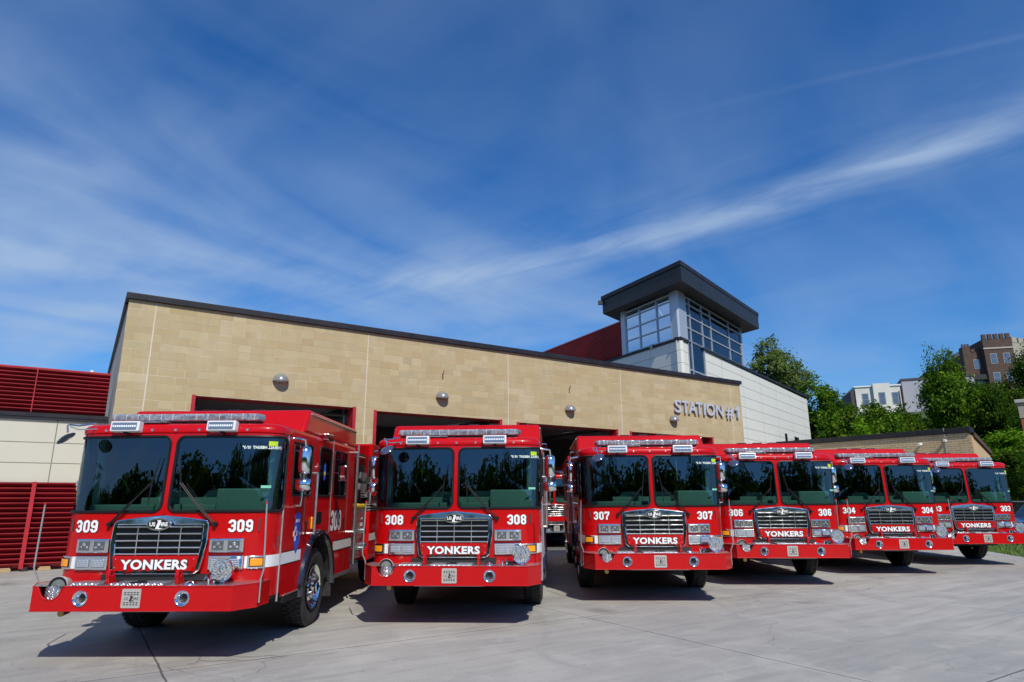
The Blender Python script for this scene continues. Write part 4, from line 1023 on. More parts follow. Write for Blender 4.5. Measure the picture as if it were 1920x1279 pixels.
# bay floor
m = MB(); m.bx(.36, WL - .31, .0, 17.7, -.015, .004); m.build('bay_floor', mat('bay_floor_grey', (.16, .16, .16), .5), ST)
# cable stubs over the lamps
for u_ in (8.68, 13.73):
    m = MB(); m.tube([(u_, .0, 5.34), (u_ + .01, -.05, 5.40), (u_ - .03, -.05, 5.48), (u_ + .03, -.05, 5.55), (u_ + .01, -.06, 5.62)], .010, 6); m.build('cable_stub', dark, ST)
# lamps
lampm = mat('lamp_grey', (.24, .245, .25), .3, metal=.2, coat=.4)
LL = ['grey dome wall lamp on stone over the leftmost garage door', 'grey dome wall lamp over the second garage door, above engine 308', 'grey dome wall lamp over the third garage door, left of the rooftop tower', 'grey dome wall lamp under the STATION lettering, rightmost of four']
for u_, z_, lb_ in zip((3.77, 8.68, 13.73, 18.94), (4.80, 4.74, 4.70, 4.66), LL):
    o = empty('wall_lamp', (WX + u_ * cos(AW), WY + u_ * sin(AW), 0), AW); tag(o, lb_, 'wall lamp', 'dome lamps over the garage doors')
    m = MB(); r_ = .215; rows = []
    for i in range(9):
        th = pi / 2 * i / 8
        rows.append([Vector((-r_ * cos(th) * cos(ph), -.01 - r_ * 1.15 * cos(th) * sin(ph), z_ + r_ * 1.05 * sin(th))) for ph in [pi * j / 20 for j in range(21)]])
    m.grid(rows); m.add(rows[0], [tuple(range(21))]); m.build('shade', lampm, o, smooth=True, outfrom=Vector((0, -.05, z_ + .05)))
    m = MB(); m.cyl((0, -.10, z_ - .012), (0, -.10, z_ - .001), .13, .13, 16); m.build('lens', mat('frosted_lens', (.7, .7, .68), .3), o)
    m = MB(); m.bx(-.07, .07, -.012, -.0, z_ - .04, z_ + .04); m.build('back_plate', lampm, o)
# raised lettering
SG = empty('station_sign', (WX, WY, 0), AW); tag(SG, 'raised grey metal letters reading STATION #1 on the stone wall', 'sign')
letm = mat('letter_metal', (.44, .47, .54), .5)
for ch, x_, w_ in zip('STATION#', (19.0, 19.42, 19.80, 20.24, 20.70, 20.87, 21.45, 22.12), (.38, .40, .48, .40, .115, .53, .46, .46)):
    v, f = text2d(ch, .70, .014, 1., .02); mn = min(a for a, b, c in v); mx = max(a for a, b, c in v); k = w_ / (mx - mn); m = MB()
    m.add([Vector((x_ + (a - mn) * k, -.075 - c, 5.02 + b)) for a, b, c in v], f); m.build('letter', letm, SG)
m = MB(); m.prism([[(22.70, .36), (22.70, .30), (22.80, .33), (22.80, 0), (22.92, 0), (22.92, .51), (22.83, .51), (22.79, .42)]], lambda a, b, k: Vector((a, -.12 + .09 * k, 5.02 + b))); m.build('letter', letm, SG)
# ------------------------------------------------------------------ left annex
AN = empty('annex_building', (WX, WY, 0), AW); tag(AN, 'low annex with cream panels between red louvers at the left edge', 'annex')
V0 = 2.8
m = MB(); m.bx(-16, -.02, V0, V0 + 6, 2.14, 3.80); m.build('panel_wall', cream, AN)
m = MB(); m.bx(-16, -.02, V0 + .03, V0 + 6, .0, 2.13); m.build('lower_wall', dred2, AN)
m = MB(); m.bx(-16, -.02, V0 - .06, V0 + .4, 3.80, 3.90); m.bx(-16, -.02, V0 - .045, V0 - .03, 3.72, 3.80); m.bx(-16, -.02, V0 - .03, V0 - .001, 3.75, 3.8); m.build('flashing', flash, AN)
def blade(m, x0, x1, yo, yi, z, st_):
    # lip at the outer top edge, the blade runs inwards and down from it
    q = [(yo, z + st_ * .80), (yo, z + st_ * .98), (yo + (yi - yo) * .12, z + st_ * .98), (yi, z + st_ * .12), (yi, z)]
    m.prism([q], lambda a, b, k: Vector((x0 + (x1 - x0) * k, a, b)))
def louvers(P, x0, x1, y, z0, z1, n, posts, depth=.09):
    m = MB(); st_ = (z1 - z0) / n
    for k in range(n): blade(m, x0, x1, y - depth, y, z0 + k * st_, st_)
    m.build('louver_blades', dred, P)
    for q in posts: MB().bx(q - .045, q + .045, y - depth - .05, y - depth - .002, z0 - .01, z1 + .02).build('louver_post', redst, P)
louvers(AN, -16, -.05, V0 + .02, .07, 2.13, 17, (-1.40, -6.2), .14)
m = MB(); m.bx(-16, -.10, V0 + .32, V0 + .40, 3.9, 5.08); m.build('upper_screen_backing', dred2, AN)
louvers(AN, -16, -.10, V0 + .30, 3.93, 5.08, 11, (), .12)
MB().bx(-1.762, -1.738, V0 + .15, V0 + .178, 3.93, 5.08).build('screen_seam', redst, AN)
m = MB(); m.bx(-16, -.10, V0 + .20, V0 + .42, 5.085, 5.12); m.build('screen_cap', redst, AN)
m = MB(); m.cyl((-.55, V0 + 1, 5.), (-.55, V0 + 1, 5.22), .03, .03, 8); m.cyl((-.55, V0 + 1, 5.22), (-.55, V0 + 1, 5.30), .06, .05, 8); m.build('roof_vent', white, AN)
# a few loose things lying at the louver foot
for x_, w2, mt_, lb_, nm in ((-1.75, .16, mat('timber', (.42, .30, .16), .8), 'short timber offcut at the foot of the red louvers, left of the post', 'timber_offcut'), (-1.33, .07, dark, 'small dark block at the foot of the red louver post', 'footing_block'), (-.92, .13, MATS['timber'], 'pale timber offcut at the louver foot, nearest the engine', 'timber_offcut')):
    m = MB(); m.bx(-w2, w2, -.06, .06, 0., .06); m.bx(-w2 * .8, w2 * .9, -.04, .05, .06, .09)
    o = m.build(nm, mt_, None, bevel=.006); u_, v_ = x_, V0 - .12
    o.location = (WX + u_ * cos(AW) - v_ * sin(AW), WY + u_ * sin(AW) + v_ * cos(AW), .0); o.rotation_euler = (0, 0, AW + .1); tag(o, lb_, 'debris')

# ------------------------------------------------------------------ tower and panel wing
CX, CY = 8.29, 31.0
aL, aR = R(-27.5), R(37.5)
dL = Vector((sin(aL), cos(aL), 0)); dRt = Vector((sin(aR), cos(aR), 0))
nL = Vector((-cos(aL), sin(aL), 0)); nR = Vector((cos(aR), -sin(aR), 0))     # outward normals
C0 = Vector((CX, CY, 0))
TW = empty('tower_wing', (CX, CY, 0)); tag(TW, 'glazed lookout tower with dark flat roof on a cream panel wing behind the bays', 'tower building')
def PL(s, z, off=0.): return dL * s + nL * off + Vector((0, 0, z))
def PR(s, z, off=0.): return dRt * s + nR * off + Vector((0, 0, z))
def obox(mb, P, s0, s1, z0, z1, o0, o1):
    vs = [P(s, z, o) for z in (z0, z1) for s, o in ((s0, o0), (s1, o0), (s1, o1), (s0, o1))]
    return mb.add(vs, [(0, 3, 2, 1), (4, 5, 6, 7), (0, 1, 5, 4), (1, 2, 6, 5), (2, 3, 7, 6), (3, 0, 4, 7)])
def face_obj(name, mt_, deg, P, s0, s1, z0, z1, parent, thick=.25):
    """wall slab as its own object whose local x runs along the wall (panel joints follow it)"""
    d = P(1, 0) - P(0, 0); e = empty('x', (0, 0, 0)); bpy.data.objects.remove(e)
    mb = MB(); mb.bx(s0, s1, 0, thick, z0, z1); o = mb.build(name, mt_, parent); return o
ang_L = atan2(dL.y, dL.x); ang_R = atan2(dRt.y, dRt.x)
# right wing wall (local x along dRt, thickness inward = to the left of the direction)
m = MB(); m.tess([[(3.15, 0), (24.2, 0), (24.2, 9.16), (3.15, 9.30)], rrect(17.0, 17.6, 5.0, 6.0, .001, 1), rrect(19.4, 20.6, 5.0, 5.95, .001, 1)], lambda a, b: Vector((a, 0, b)))
o = m.build('panel_wall', offw, TW, solid=False, outfrom=(10, 5, 5)); o.rotation_euler = (0, 0, ang_R)
m = MB(); m.bx(17.0, 17.6, .12, .16, 5.0, 6.0); m.bx(19.4, 20.6, .12, .16, 5.0, 5.95); o = m.build('wing_window', bglass, TW); o.rotation_euler = (0, 0, ang_R)
m = MB(); m.bx(.0, .95, .0, .2, 0, 9.30); o = m.build('corner_panel', offw, TW); o.rotation_euler = (0, 0, ang_R)
m = MB(); m.bx(24.0, 24.2, .02, 14, 0, 9.0); o = m.build('end_wall', offw, TW); o.rotation_euler = (0, 0, ang_R)
# left wall
m = MB(); m.add([(0.0, .0, 0), (14, .0, 0), (14, .0, 9.28), (.0, .0, 9.28), (0.0, -.2, 0), (14, -.2, 0), (14, -.2, 9.28), (.0, -.2, 9.28)], [(0, 1, 2, 3), (4, 5, 6, 7), (0, 1, 5, 4), (1, 2, 6, 5), (2, 3, 7, 6), (3, 0, 4, 7)])
o = m.build('left_panel_wall', offw, TW); o.rotation_euler = (0, 0, ang_L)
# sill flashings
m = MB(); obox(m, PL, -.02, 14., 9.285, 9.42, .07, -.3); obox(m, PR, .0, .95, 9.305, 9.46, .07, -.3); obox(m, PR, 3.0, 24.3, 9.305, 9.46, .08, -.4)
m.build('sill_flashing', flash, TW, bevel=.01)
m = MB(); obox(m, PL, 1.95, 2.15, 9.27, 9.47, .12, .0); m.build('scupper', galv, TW)
# roof over the wing
m = MB(); m.add([PR(.1, 9.2, -.1), PR(24, 9.1, -.1), PR(24, 9.1, -16), PL(14, 9.2, -.1)], [(0, 1, 2, 3)]); m.build('wing_roof', hall, TW, solid=False)
# red louver screen left of the tower
LO = empty('louver_screen', (0, 0, 0), ang_L, TW)
m = MB(); m.bx(4.6, 17, -.16, -.12, 9.42, 11.36); m.build('screen_backing', dred2, LO)
m = MB(); n_ = 15; st_ = (11.36 - 9.45) / n_
for k in range(n_):
    z = 9.45 + k * st_
    blade(m, 4.55, 17, .0, -.10, z, st_)
m.build('louver_blades', dred, LO)
m = MB(); m.bx(4.5, 17, -.2, .02, 11.365, 11.42); m.build('screen_cap', redst, LO)
# window walls
framem = mat('tower_frame', (.42, .46, .52), .35, metal=.35)
def window_wall(P, ss, zs, fw, name):
    m = MB()
    for z in zs: obox(m, P, ss[0], ss[-1], z - fw / 2, z + fw / 2, .04, -.08)
    for s in ss: obox(m, P, s - fw / 2, s + fw / 2, zs[0] - fw / 2, zs[-1] + fw / 2, .043, -.083)
    fr = m.build(name, framem, TW)
    for i in range(len(ss) - 1):
        m = MB()
        for j in range(len(zs) - 1): m.add([P(ss[i], zs[j], -.02), P(ss[i + 1], zs[j], -.02), P(ss[i + 1], zs[j + 1], -.02), P(ss[i], zs[j + 1], -.02)], [(0, 1, 2, 3)])
        m.build('pane', bglass, fr, solid=False)
ZW = [9.46, 10.13, 10.78, 11.43, 11.78]
window_wall(PL, [.52, 1.60, 3.01, 4.22], ZW, .058, 'tower_window')
window_wall(PR, [.95, 1.45, 3.10, 4.36, 7.25, 9.35], ZW, .058, 'tower_window')
window_wall(PR, [.95, 1.45, 3.10], [5.0, 6.6, 7.4, 7.95, 9.46], .075, 'stair_window')
# corner column and end column
m = MB(); m.add([PL(.52, 9.42, .03), PL(.06, 9.42, .03), PR(.06, 9.46, .03), PR(.92, 9.46, .03), PL(.52, 11.9, .03), PL(.06, 11.9, .03), PR(.06, 11.9, .03), PR(.92, 11.9, .03), PL(.5, 9.42, -.3), PL(.5, 11.9, -.3)],
  [(0, 1, 5, 4), (1, 2, 6, 5), (2, 3, 7, 6), (8, 0, 4, 9), (3, 8, 9, 7)]); m.build('corner_column', framem, TW, solid=False)
m = MB(); obox(m, PL, 4.22, 4.58, 9.42, 11.9, .06, -.3); m.build('end_column', framem, TW); m = MB(); obox(m, PR, 9.35, 9.52, 9.46, 11.9, .05, -.3); m.build('end_column', framem, TW)
# interior of the tower: floor, soffit lights, back walls
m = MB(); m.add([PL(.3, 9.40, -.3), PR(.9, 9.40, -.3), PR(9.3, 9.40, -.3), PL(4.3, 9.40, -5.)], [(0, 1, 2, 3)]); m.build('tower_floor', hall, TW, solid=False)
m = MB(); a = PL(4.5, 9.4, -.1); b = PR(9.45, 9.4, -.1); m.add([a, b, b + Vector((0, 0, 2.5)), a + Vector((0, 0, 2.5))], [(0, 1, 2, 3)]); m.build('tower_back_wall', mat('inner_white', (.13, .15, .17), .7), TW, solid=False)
m = MB()
for s_ in (1.2, 2.4):
    a = PL(s_, 11.55, -.9); d = (dRt * .8 + dL * .3); m.tube([a, a + d], .035, 6)
tl_ = m.build('ceiling_tube_light', mat('tube_light', (.9, .85, .6), .5), TW)
pe = MATS['tube_light'].node_tree.nodes['Principled BSDF']; pe.inputs['Emission Color'].default_value = (1., .85, .5, 1); pe.inputs['Emission Strength'].default_value = 1.6
# roof: fascia outline from the sighted corners
Qc = Vector((8.19 - CX, 29.58 - CY, 0)); Ql = Vector((5.17 - CX, 35.29 - CY, 0)); Qr = Vector((15.33 - CX, 38.75 - CY, 0)); Qb = Ql + (Qr - Qc)
def slab_(mb, pts, z0, z1): 
    k = len(pts); mb.add([q + Vector((0, 0, z)) for z in (z0, z1) for q in pts], [tuple(range(k)), tuple(range(k, 2 * k))] + [(i, (i + 1) % k, k + (i + 1) % k, k + i) for i in range(k)])
ctr = (Qc + Qr + Ql) / 3
m = MB(); slab_(m, [Qc, Qr, Qb, Ql], 11.88, 12.68); m.build('tower_roof', mat('roof_fascia', (.020, .020, .022), .45, spec=.35), TW)
m = MB(); slab_(m, [q + (q - ctr).normalized() * .09 for q in (Qc, Qr, Qb, Ql)], 12.685, 12.92); m.build('roof_edge', flash, TW, bevel=.015)
m = MB()
for P_, Q_, n in ((Qc, Qr, 5), (Qc, Ql, 4)):
    d = (Q_ - P_); nn_ = Vector((d.y, -d.x, 0)).normalized(); nn_ = nn_ if nn_.dot(P_ - ctr) > 0 else -nn_
    for k in range(1, n):
        a = P_ + d * k / n + nn_ * .006; u = d.normalized() * .01
        m.add([a - u + Vector((0, 0, 11.9)), a + u + Vector((0, 0, 11.9)), a + u + Vector((0, 0, 12.67)), a - u + Vector((0, 0, 12.67))], [(0, 1, 2, 3)])
m.build('fascia_joint', dark, TW, solid=False)
m = MB(); q = Ql + (Ql - ctr).normalized() * .12; m.bx(q.x - .12, q.x + .12, q.y - .1, q.y + .1, 12.45, 12.66); m.build('rain_outlet', dark, TW)
# round blue emblem on the wing wall, just above the parapet
m = MB(); m.prism([circ(5.45, 7.62, .42, 32)], lambda a, b, k: PR(a, b, .06 - .05 * k)); em = m.build('round_emblem', decal_k, None); em.location = (CX, CY, 0)
tag(em, 'round blue emblem on the cream panels, its top showing over the parapet', 'emblem')
m = MB(); m.tess([circ(5.45, 7.62, .38, 32)], lambda a, b: PR(a, b, .064)); m.build('emblem_face', mat('sky_blue_disc', (.05, .32, .75), .4), em, solid=False)

# ------------------------------------------------------------------ low brick building on the right
brick = bpy.data.materials.new('tan_brick'); brick.use_nodes = True
t, p = tree_of(brick); X, Y, Z = t.xyz(t.obj()); bt = t.node('ShaderNodeTexBrick')
t.l.new(t.vec(X, Z, 0.), bt.inputs['Vector']); bt.inputs['Scale'].default_value = 1.; bt.inputs['Brick Width'].default_value = .40; bt.inputs['Row Height'].default_value = .115; bt.inputs['Mortar Size'].default_value = .010
bt.inputs['Color1'].default_value = (.42, .29, .16, 1); bt.inputs['Color2'].default_value = (.52, .38, .22, 1); bt.inputs['Mortar'].default_value = (.72, .64, .48, 1); bt.inputs['Mortar Smooth'].default_value = .2
t.l.new(t.mix(t.mr(t.noise(t.obj(), 1.5, 5.), .35, .7, 0., .35), bt.outputs[0], (.36, .25, .14)), p.inputs['Base Color']); p.inputs['Roughness'].default_value = .85
t.l.new(t.bump(bt.outputs[1], -.5, .01), p.inputs['Normal'])
ab = R(-37); db = Vector((sin(ab), cos(ab), 0))
BB = empty('brick_building', (23.86, 34., 0), atan2(db.y, db.x)); tag(BB, 'low tan brick building with dark roof edge behind engines 304 and 303', 'building')
m = MB(); m.bx(0, 20, -3.2, -.0, 0, 4.95); 
# local x runs away along the wall; outward normal is +y local
m = MB(); m.bx(0.0, 20, -.3, 0, 0, 4.96); m.build('brick_wall', brick, BB)
m = MB(); m.bx(-.10, 20, -.5, .10, 4.965, 5.26); m.build('roof_edge', flash, BB, bevel=.02)
stucco = mat('tan_stucco', (.50, .36, .22), .85)
ae = R(56.7) ; de = Vector((sin(ae), cos(ae), 0)); e_ = -pi / 2
def PE(s, z, off=0.): return Vector((cos(e_) * s + sin(e_) * off, sin(e_) * s - cos(e_) * off, z))
m = MB(); m.add([PE(0, 0), PE(2.55, 0), PE(2.55, 3.92), PE(0, 4.98)], [(0, 1, 2, 3)]); m.add([PE(2.55, 0), PE(2.55, 0, -14), PE(2.55, 3.92, -14), PE(2.55, 3.92)], [(0, 1, 2, 3)]); m.build('end_wall', stucco, BB, solid=False)
m = MB(); m.add([PE(.52, 4.78, .10), PE(2.62, 3.90, .10), PE(2.62, 4.10, .10), PE(.52, 5.02, .10), PE(.52, 4.78, -14), PE(2.62, 3.90, -14), PE(2.62, 4.10, -14), PE(.52, 5.02, -14)], [(0, 1, 2, 3), (0, 1, 5, 4), (1, 2, 6, 5), (2, 3, 7, 6), (4, 5, 6, 7), (0, 3, 7, 4)])
m.build('roof_slope', mat('brown_trim', (.10, .055, .045), .6), BB)
def on_wall(px_s, z): return Vector((px_s, 0.0, z))
# camera and antenna on the brick wall
CM = empty('security_camera', (23.86, 34., 0), atan2(db.y, db.x)); tag(CM, 'small white security camera on the tan brick wall', 'camera')
m = MB(); m.bx(2.27, 2.37, .0, .16, 4.52, 4.58); m.build('bracket', white, CM); m = MB(); m.cyl((2.32, .10, 4.50), (2.32, .42, 4.46), .085, .085, 14); m.build('housing', white, CM, smooth=True)
CN = empty('conduit_mast', (23.86, 34., 0), atan2(db.y, db.x)); tag(CN, 'thin grey conduit mast with fitting on the brick wall near its corner', 'mast')
m = MB(); m.tube([(1.1, .04, 3.0), (1.1, .04, 4.60), (1.1, .1, 5.3)], .018, 6); m.tube([(1.2, .04, 3.0), (1.12, .04, 4.5)], .012, 6); m.build('pipe', alu, CN); m = MB(); m.bx(1.04, 1.16, .03, .26, 4.55, 4.68); m.build('fitting', white, CN, bevel=.02)
CO_ = empty('wall_spike', (23.86, 34., 0), atan2(db.y, db.x)); tag(CO_, 'tiny wall lamp on the brick wall above engine 304', 'lamp')
m = MB(); m.bx(6.50, 6.58, .0, .14, 4.28, 4.50); m.build('body', white, CO_, bevel=.01)

# ------------------------------------------------------------------ buildings on the hill
def block(parent, x, y, ang, w_, d_, z0, z1, mt_, name='wall'):
    m = MB(); m.bx(0, w_, 0, d_, z0, z1); o = m.build(name, mt_, parent); return o
winm = mat('far_window', (.10, .13, .18), .1, metal=.2, coat=1.)
winf = mat('far_window_frame', (.30, .31, .33), .5)
def win(parent, x, z, w_=.9, h_=1.6, y=0., fm=winf):
    m = MB(); m.bx(x - .08, x + w_ + .08, y - .06, y + .02, z - .08, z + h_ + .08); f_ = m.build('window', fm, parent)
    m = MB(); m.bx(x, x + w_, y - .075, y - .05, z + h_ / 2 + .03, z + h_); m.bx(x, x + w_, y - .075, y - .05, z, z + h_ / 2 - .03); m.build('pane', winm, f_)
wht = mat('far_white_stucco', (.62, .62, .58), .8); t, p = tree_of(wht); t.l.new(t.mix(t.mr(t.noise(t.obj(), .5, 5.), .35, .7), (.66, .66, .61), (.56, .56, .52)), p.inputs['Base Color'])
lil = mat('far_grey_siding', (.36, .36, .42), .8); dkb = mat('far_dark_gable', (.07, .055, .06), .8)
B1 = empty('white_apartment_house', (50.9, 95, 0), R(-18)); tag(B1, 'white flat-roofed apartment house above the treetops, right of the panel wing', 'house')
m = MB(); m.bx(0, 5.9, 0, 10, 0, 17.6); m.build('wall', wht, B1)
m = MB(); m.bx(2.3, 4.5, -.5, -.01, 0, 18.0); m.build('bay', wht, B1)
m = MB(); m.bx(-.15, 6.05, -.15, 10, 17.605, 17.8); m.build('roof_trim', white, B1); m = MB(); m.bx(-.6, -.01, 0.2, 10, 0, 17.2); m.build('side_wing', dkb, B1)
for x_ in (.9, 4.8):
    for z in (15.0, 11.6): win(B1, x_, z, .7)
for z in (15.0, 11.6): win(B1, 3.0, z, .7, y=-.5)
m = MB(); m.tube([(5.7, -.08, 8), (5.7, -.08, 16.8)], .07, 6); m.build('downpipe', dkb, B1)
B2 = empty('grey_siding_house', (58.0, 95, 0), R(-24)); tag(B2, 'grey sided house with dark gable, half hidden behind the tallest tree', 'house')
m = MB(); m.bx(0, 9, 0, 9, 0, 18.6); m.build('wall', lil, B2); m = MB(); m.bx(-.1, 9.1, -.1, 9, 18.605, 18.9); m.build('roof', dkb, B2)
m = MB(); m.bx(-2.6, -.01, 1.2, 9, 0, 18.2); m.build('dark_side', dkb, B2)
for z in (15.4, 11.8, 8.6):
    for x_ in (2.2, 5.6): win(B2, x_, z)
cbr = bpy.data.materials.new('dark_brown_brick'); cbr.use_nodes = True; t, p = tree_of(cbr)
t.l.new(t.mix(t.mr(t.noise(t.obj(), 1.3, 6., .7), .35, .7), (.065, .040, .032), (.115, .072, .056)), p.inputs['Base Color']); p.inputs['Roughness'].default_value = .9
cgr = mat('grey_stone', (.34, .31, .26), .9); sillm = mat('stone_band', (.42, .38, .33), .8)
B3 = empty('castellated_apartment_block', (82.6, 112, 0), R(-14)); tag(B3, 'tall brown brick block with a battlemented roof on the hill at far right', 'apartment block')
m = MB(); m.bx(1.1, 5.4, 0, 14, 0, 29.0); m.build('wall', cbr, B3); m = MB(); m.bx(-1.4, 1.09, 1.2, 14, 0, 27.0); m.build('side_wing', cbr, B3)
MB().bx(-1.9, -.7, .9, 2.4, 0, 28.0).build('corner_turret', cbr, B3)
for k in range(3): MB().bx(-1.9 + k * .45, -1.65 + k * .45, .9, 1.2, 28.005, 28.5).build('merlon', cbr, B3)
for k in range(5): MB().bx(1.1 + k * .92, 1.72 + k * .92, -.05, .4, 29.005, 29.9).build('merlon', cbr, B3)
for k in range(2): MB().bx(-.5 + k * .9, .1 + k * .9, 1.15, 1.6, 27.005, 27.6).build('merlon', cbr, B3)
m = MB(); m.bx(1.0, 5.5, -.12, -.01, 27.2, 27.45); m.build('stone_band', sillm, B3)
for z in (24.6, 21.2, 17.8):
    for x_ in (1.9, 3.9): win(B3, x_, z, .9, 1.7)
    win(B3, -.3, z - .6, .8, 1.6, y=1.2)
m = MB(); m.bx(-.9, 1.0, .3, 1.19, 21.9, 22.0); m.bx(-.9, 1.0, .3, .35, 22.01, 22.8); m.build('fire_escape', dark, B3)
B3g = empty('grey_battlement_house', (88.0, 110.6, 0), R(25)); tag(B3g, 'pale stone wing of the hilltop castle-like block at the right edge', 'apartment block')
m = MB(); m.bx(0, 16, 0, 10, 0, 28.2); m.build('wall', cgr, B3g)
for k in range(8): MB().bx(k * 2.0, k * 2.0 + 1.5, -.05, .4, 28.205, 29.2).build('merlon', cgr, B3g)
m = MB(); m.bx(-.1, 16, -.12, -.01, 25.9, 26.1); m.build('stone_band', sillm, B3g)
for z in (23.2, 19.6):
    for x_ in (2., 5., 8.): win(B3g, x_, z, 1.1, 1.9)
B4 = empty('red_roofed_house', (80.5, 118, 0), R(10)); tag(B4, 'long low house with a dull red roof beside the castellated block', 'house')
m = MB(); m.bx(0, 7, 0, 8, 0, 23.6); m.build('wall', mat('far_red_brick', (.22, .07, .05), .9), B4); m = MB(); m.add([(-.3, -.4, 23.6), (7.3, -.4, 23.6), (7.3, 4, 25.2), (-.3, 4, 25.2), (-.3, 8.4, 23.6), (7.3, 8.4, 23.6)], [(0, 1, 2, 3), (3, 2, 5, 4), (0, 3, 4), (1, 5, 2)]); m.build('roof', mat('far_red_roof', (.20, .06, .05), .8), B4)
# red brick pier with stone cap at the very edge
rbk = bpy.data.materials.new('red_brick'); rbk.use_nodes = True; t, p = tree_of(rbk); X, Y, Z = t.xyz(t.obj()); bt = t.node('ShaderNodeTexBrick')
t.l.new(t.vec(t.m('ADD', X, Y), Z, 0.), bt.inputs['Vector']); bt.inputs['Scale'].default_value = 1.; bt.inputs['Brick Width'].default_value = .22; bt.inputs['Row Height'].default_value = .075; bt.inputs['Mortar Size'].default_value = .006
bt.inputs['Color1'].default_value = (.42, .08, .045, 1); bt.inputs['Color2'].default_value = (.30, .055, .035, 1); bt.inputs['Mortar'].default_value = (.32, .25, .20, 1); t.l.new(bt.outputs[0], p.inputs['Base Color']); p.inputs['Roughness'].default_value = .9
B5 = empty('brick_pier', (23.75, 30.2, 0), R(-40)); tag(B5, 'red brick pier with grey stone cap cut off by the right edge', 'pier')
m = MB(); m.bx(0, 2.2, 0, 2, 0, 5.25); m.build('shaft', rbk, B5); m = MB(); m.bx(-.03, 2.23, -.03, 2.03, 5.255, 5.95); m.build('stone_block_course', cgr, B5); m = MB(); m.bx(-.12, 2.3, -.12, 2.1, 5.955, 6.12); m.build('cap', mat('cap_stone', (.42, .40, .37), .8), B5, bevel=.02)

# ------------------------------------------------------------------ trees
def leafmat(name, cols):
    m = bpy.data.materials.new(name); m.use_nodes = True; t = NT(m.node_tree); t.n.clear()
    o = t.node('ShaderNodeOutputMaterial'); gi = t.node('ShaderNodeNewGeometry'); df = t.node('ShaderNodeBsdfDiffuse'); tr = t.node('ShaderNodeBsdfTranslucent'); gl = t.node('ShaderNodeBsdfGlossy'); gl.inputs['Roughness'].default_value = .45
    c = t.ramp(gi.outputs['Random Per Island'], cols); big = t.noise(t.obj(), 3.2, 3., .6)
    c = t.mix(t.mr(big, .42, .60, 0., .75), c, cols[0][1])  # noise pulls whole clumps to the darkest tone, painted shade within the crown
    t.l.new(c, df.inputs[0]); c2 = t.mix(.5, c, (.22, .34, .02)); t.l.new(c2, tr.inputs[0])
    a = t.node('ShaderNodeMixShader'); a.inputs[0].default_value = .32; t.l.new(df.outputs[0], a.inputs[1]); t.l.new(tr.outputs[0], a.inputs[2])
    b = t.node('ShaderNodeMixShader'); b.inputs[0].default_value = .0; t.l.new(a.outputs[0], b.inputs[1]); t.l.new(gl.outputs[0], b.inputs[2])
    t.l.new(b.outputs[0], o.inputs[0]); return m
LM = {'mid': leafmat('leaf_mid_green', [(0, (.028, .072, .009)), (.5, (.065, .15, .012)), (1, (.24, .37, .03))]),  # mid and dark ramps paint shadow tones and sunlit highlights into the leaf colour
      'dark': leafmat('leaf_dark_green', [(0, (.013, .038, .008)), (.5, (.030, .075, .010)), (1, (.12, .21, .02))]),
      'lime': leafmat('leaf_lime_green', [(0, (.09, .20, .012)), (.5, (.14, .30, .018)), (1, (.22, .38, .03))]),
      'grey': leafmat('leaf_grey_green', [(0, (.10, .15, .040)), (.5, (.16, .22, .06)), (1, (.24, .30, .10))])}
bark = mat('bark', (.07, .055, .04), .95)
t, p = tree_of(bark); t.l.new(t.mix(t.mr(t.noise(t.obj(), 8., 5.), .35, .7), (.045, .035, .025), (.12, .10, .08)), p.inputs['Base Color'])
def crown_mesh(seed, nclump, nleaf, leaf, shape=1., gap=.0):
    """unit crown: centre 0, half-width 1, z from -1 to 1; leaves in clumps at the ends of twigs"""
    rg = random.Random(seed); m = MB(); cl = []
    for k in range(nclump):
        while True:
            d = Vector((rg.gauss(0, 1), rg.gauss(0, 1), rg.gauss(0, 1))).normalized(); r = rg.uniform(.35, 1.) ** .5
            z = d.z * r; wz = (1 - .45 * max(z, 0) ** 1.5 * shape) * (1 if z > -.5 else .8)
            P = Vector((d.x * r * wz, d.y * r * wz, z))
            lump = .74 + .30 * sin(3.1 * P.x + seed) * cos(2.7 * P.y + 1.3 * seed) + .12 * sin(5.3 * P.z + seed)
            P = P * lump
            break
        cl.append((P, rg.uniform(.13, .25)))
    for P, r in cl:
        out = P.normalized() if P.length > .05 else Vector((0, 0, 1))
        for j in range(nleaf):
            d = Vector((rg.gauss(0, 1), rg.gauss(0, 1), rg.gauss(0, .75))); q = P + d * r * .55
            n = (out * .7 + Vector((0, 0, .55)) + Vector((rg.gauss(0, .6), rg.gauss(0, .6), rg.gauss(0, .6)))).normalized(); u = n.orthogonal().normalized(); v = n.cross(u); a = rg.uniform(0, 6.28); u, v = u * cos(a) + v * sin(a), v * cos(a) - u * sin(a)
            L = leaf * rg.uniform(.6, 1.3)
            m.add([q - u * L, q - v * L * .45 + n * L * .1, q + u * L, q + v * L * .45 + n * L * .1], [(0, 1, 2, 3)])
    return m, cl
CR = {}
def get_crown(key, *a):
    if key not in CR:
        m, cl = crown_mesh(*a); me = bpy.data.meshes.new('crown'); me.from_pydata(m.v, [], m.f); CR[key] = (me, cl)
    return CR[key]
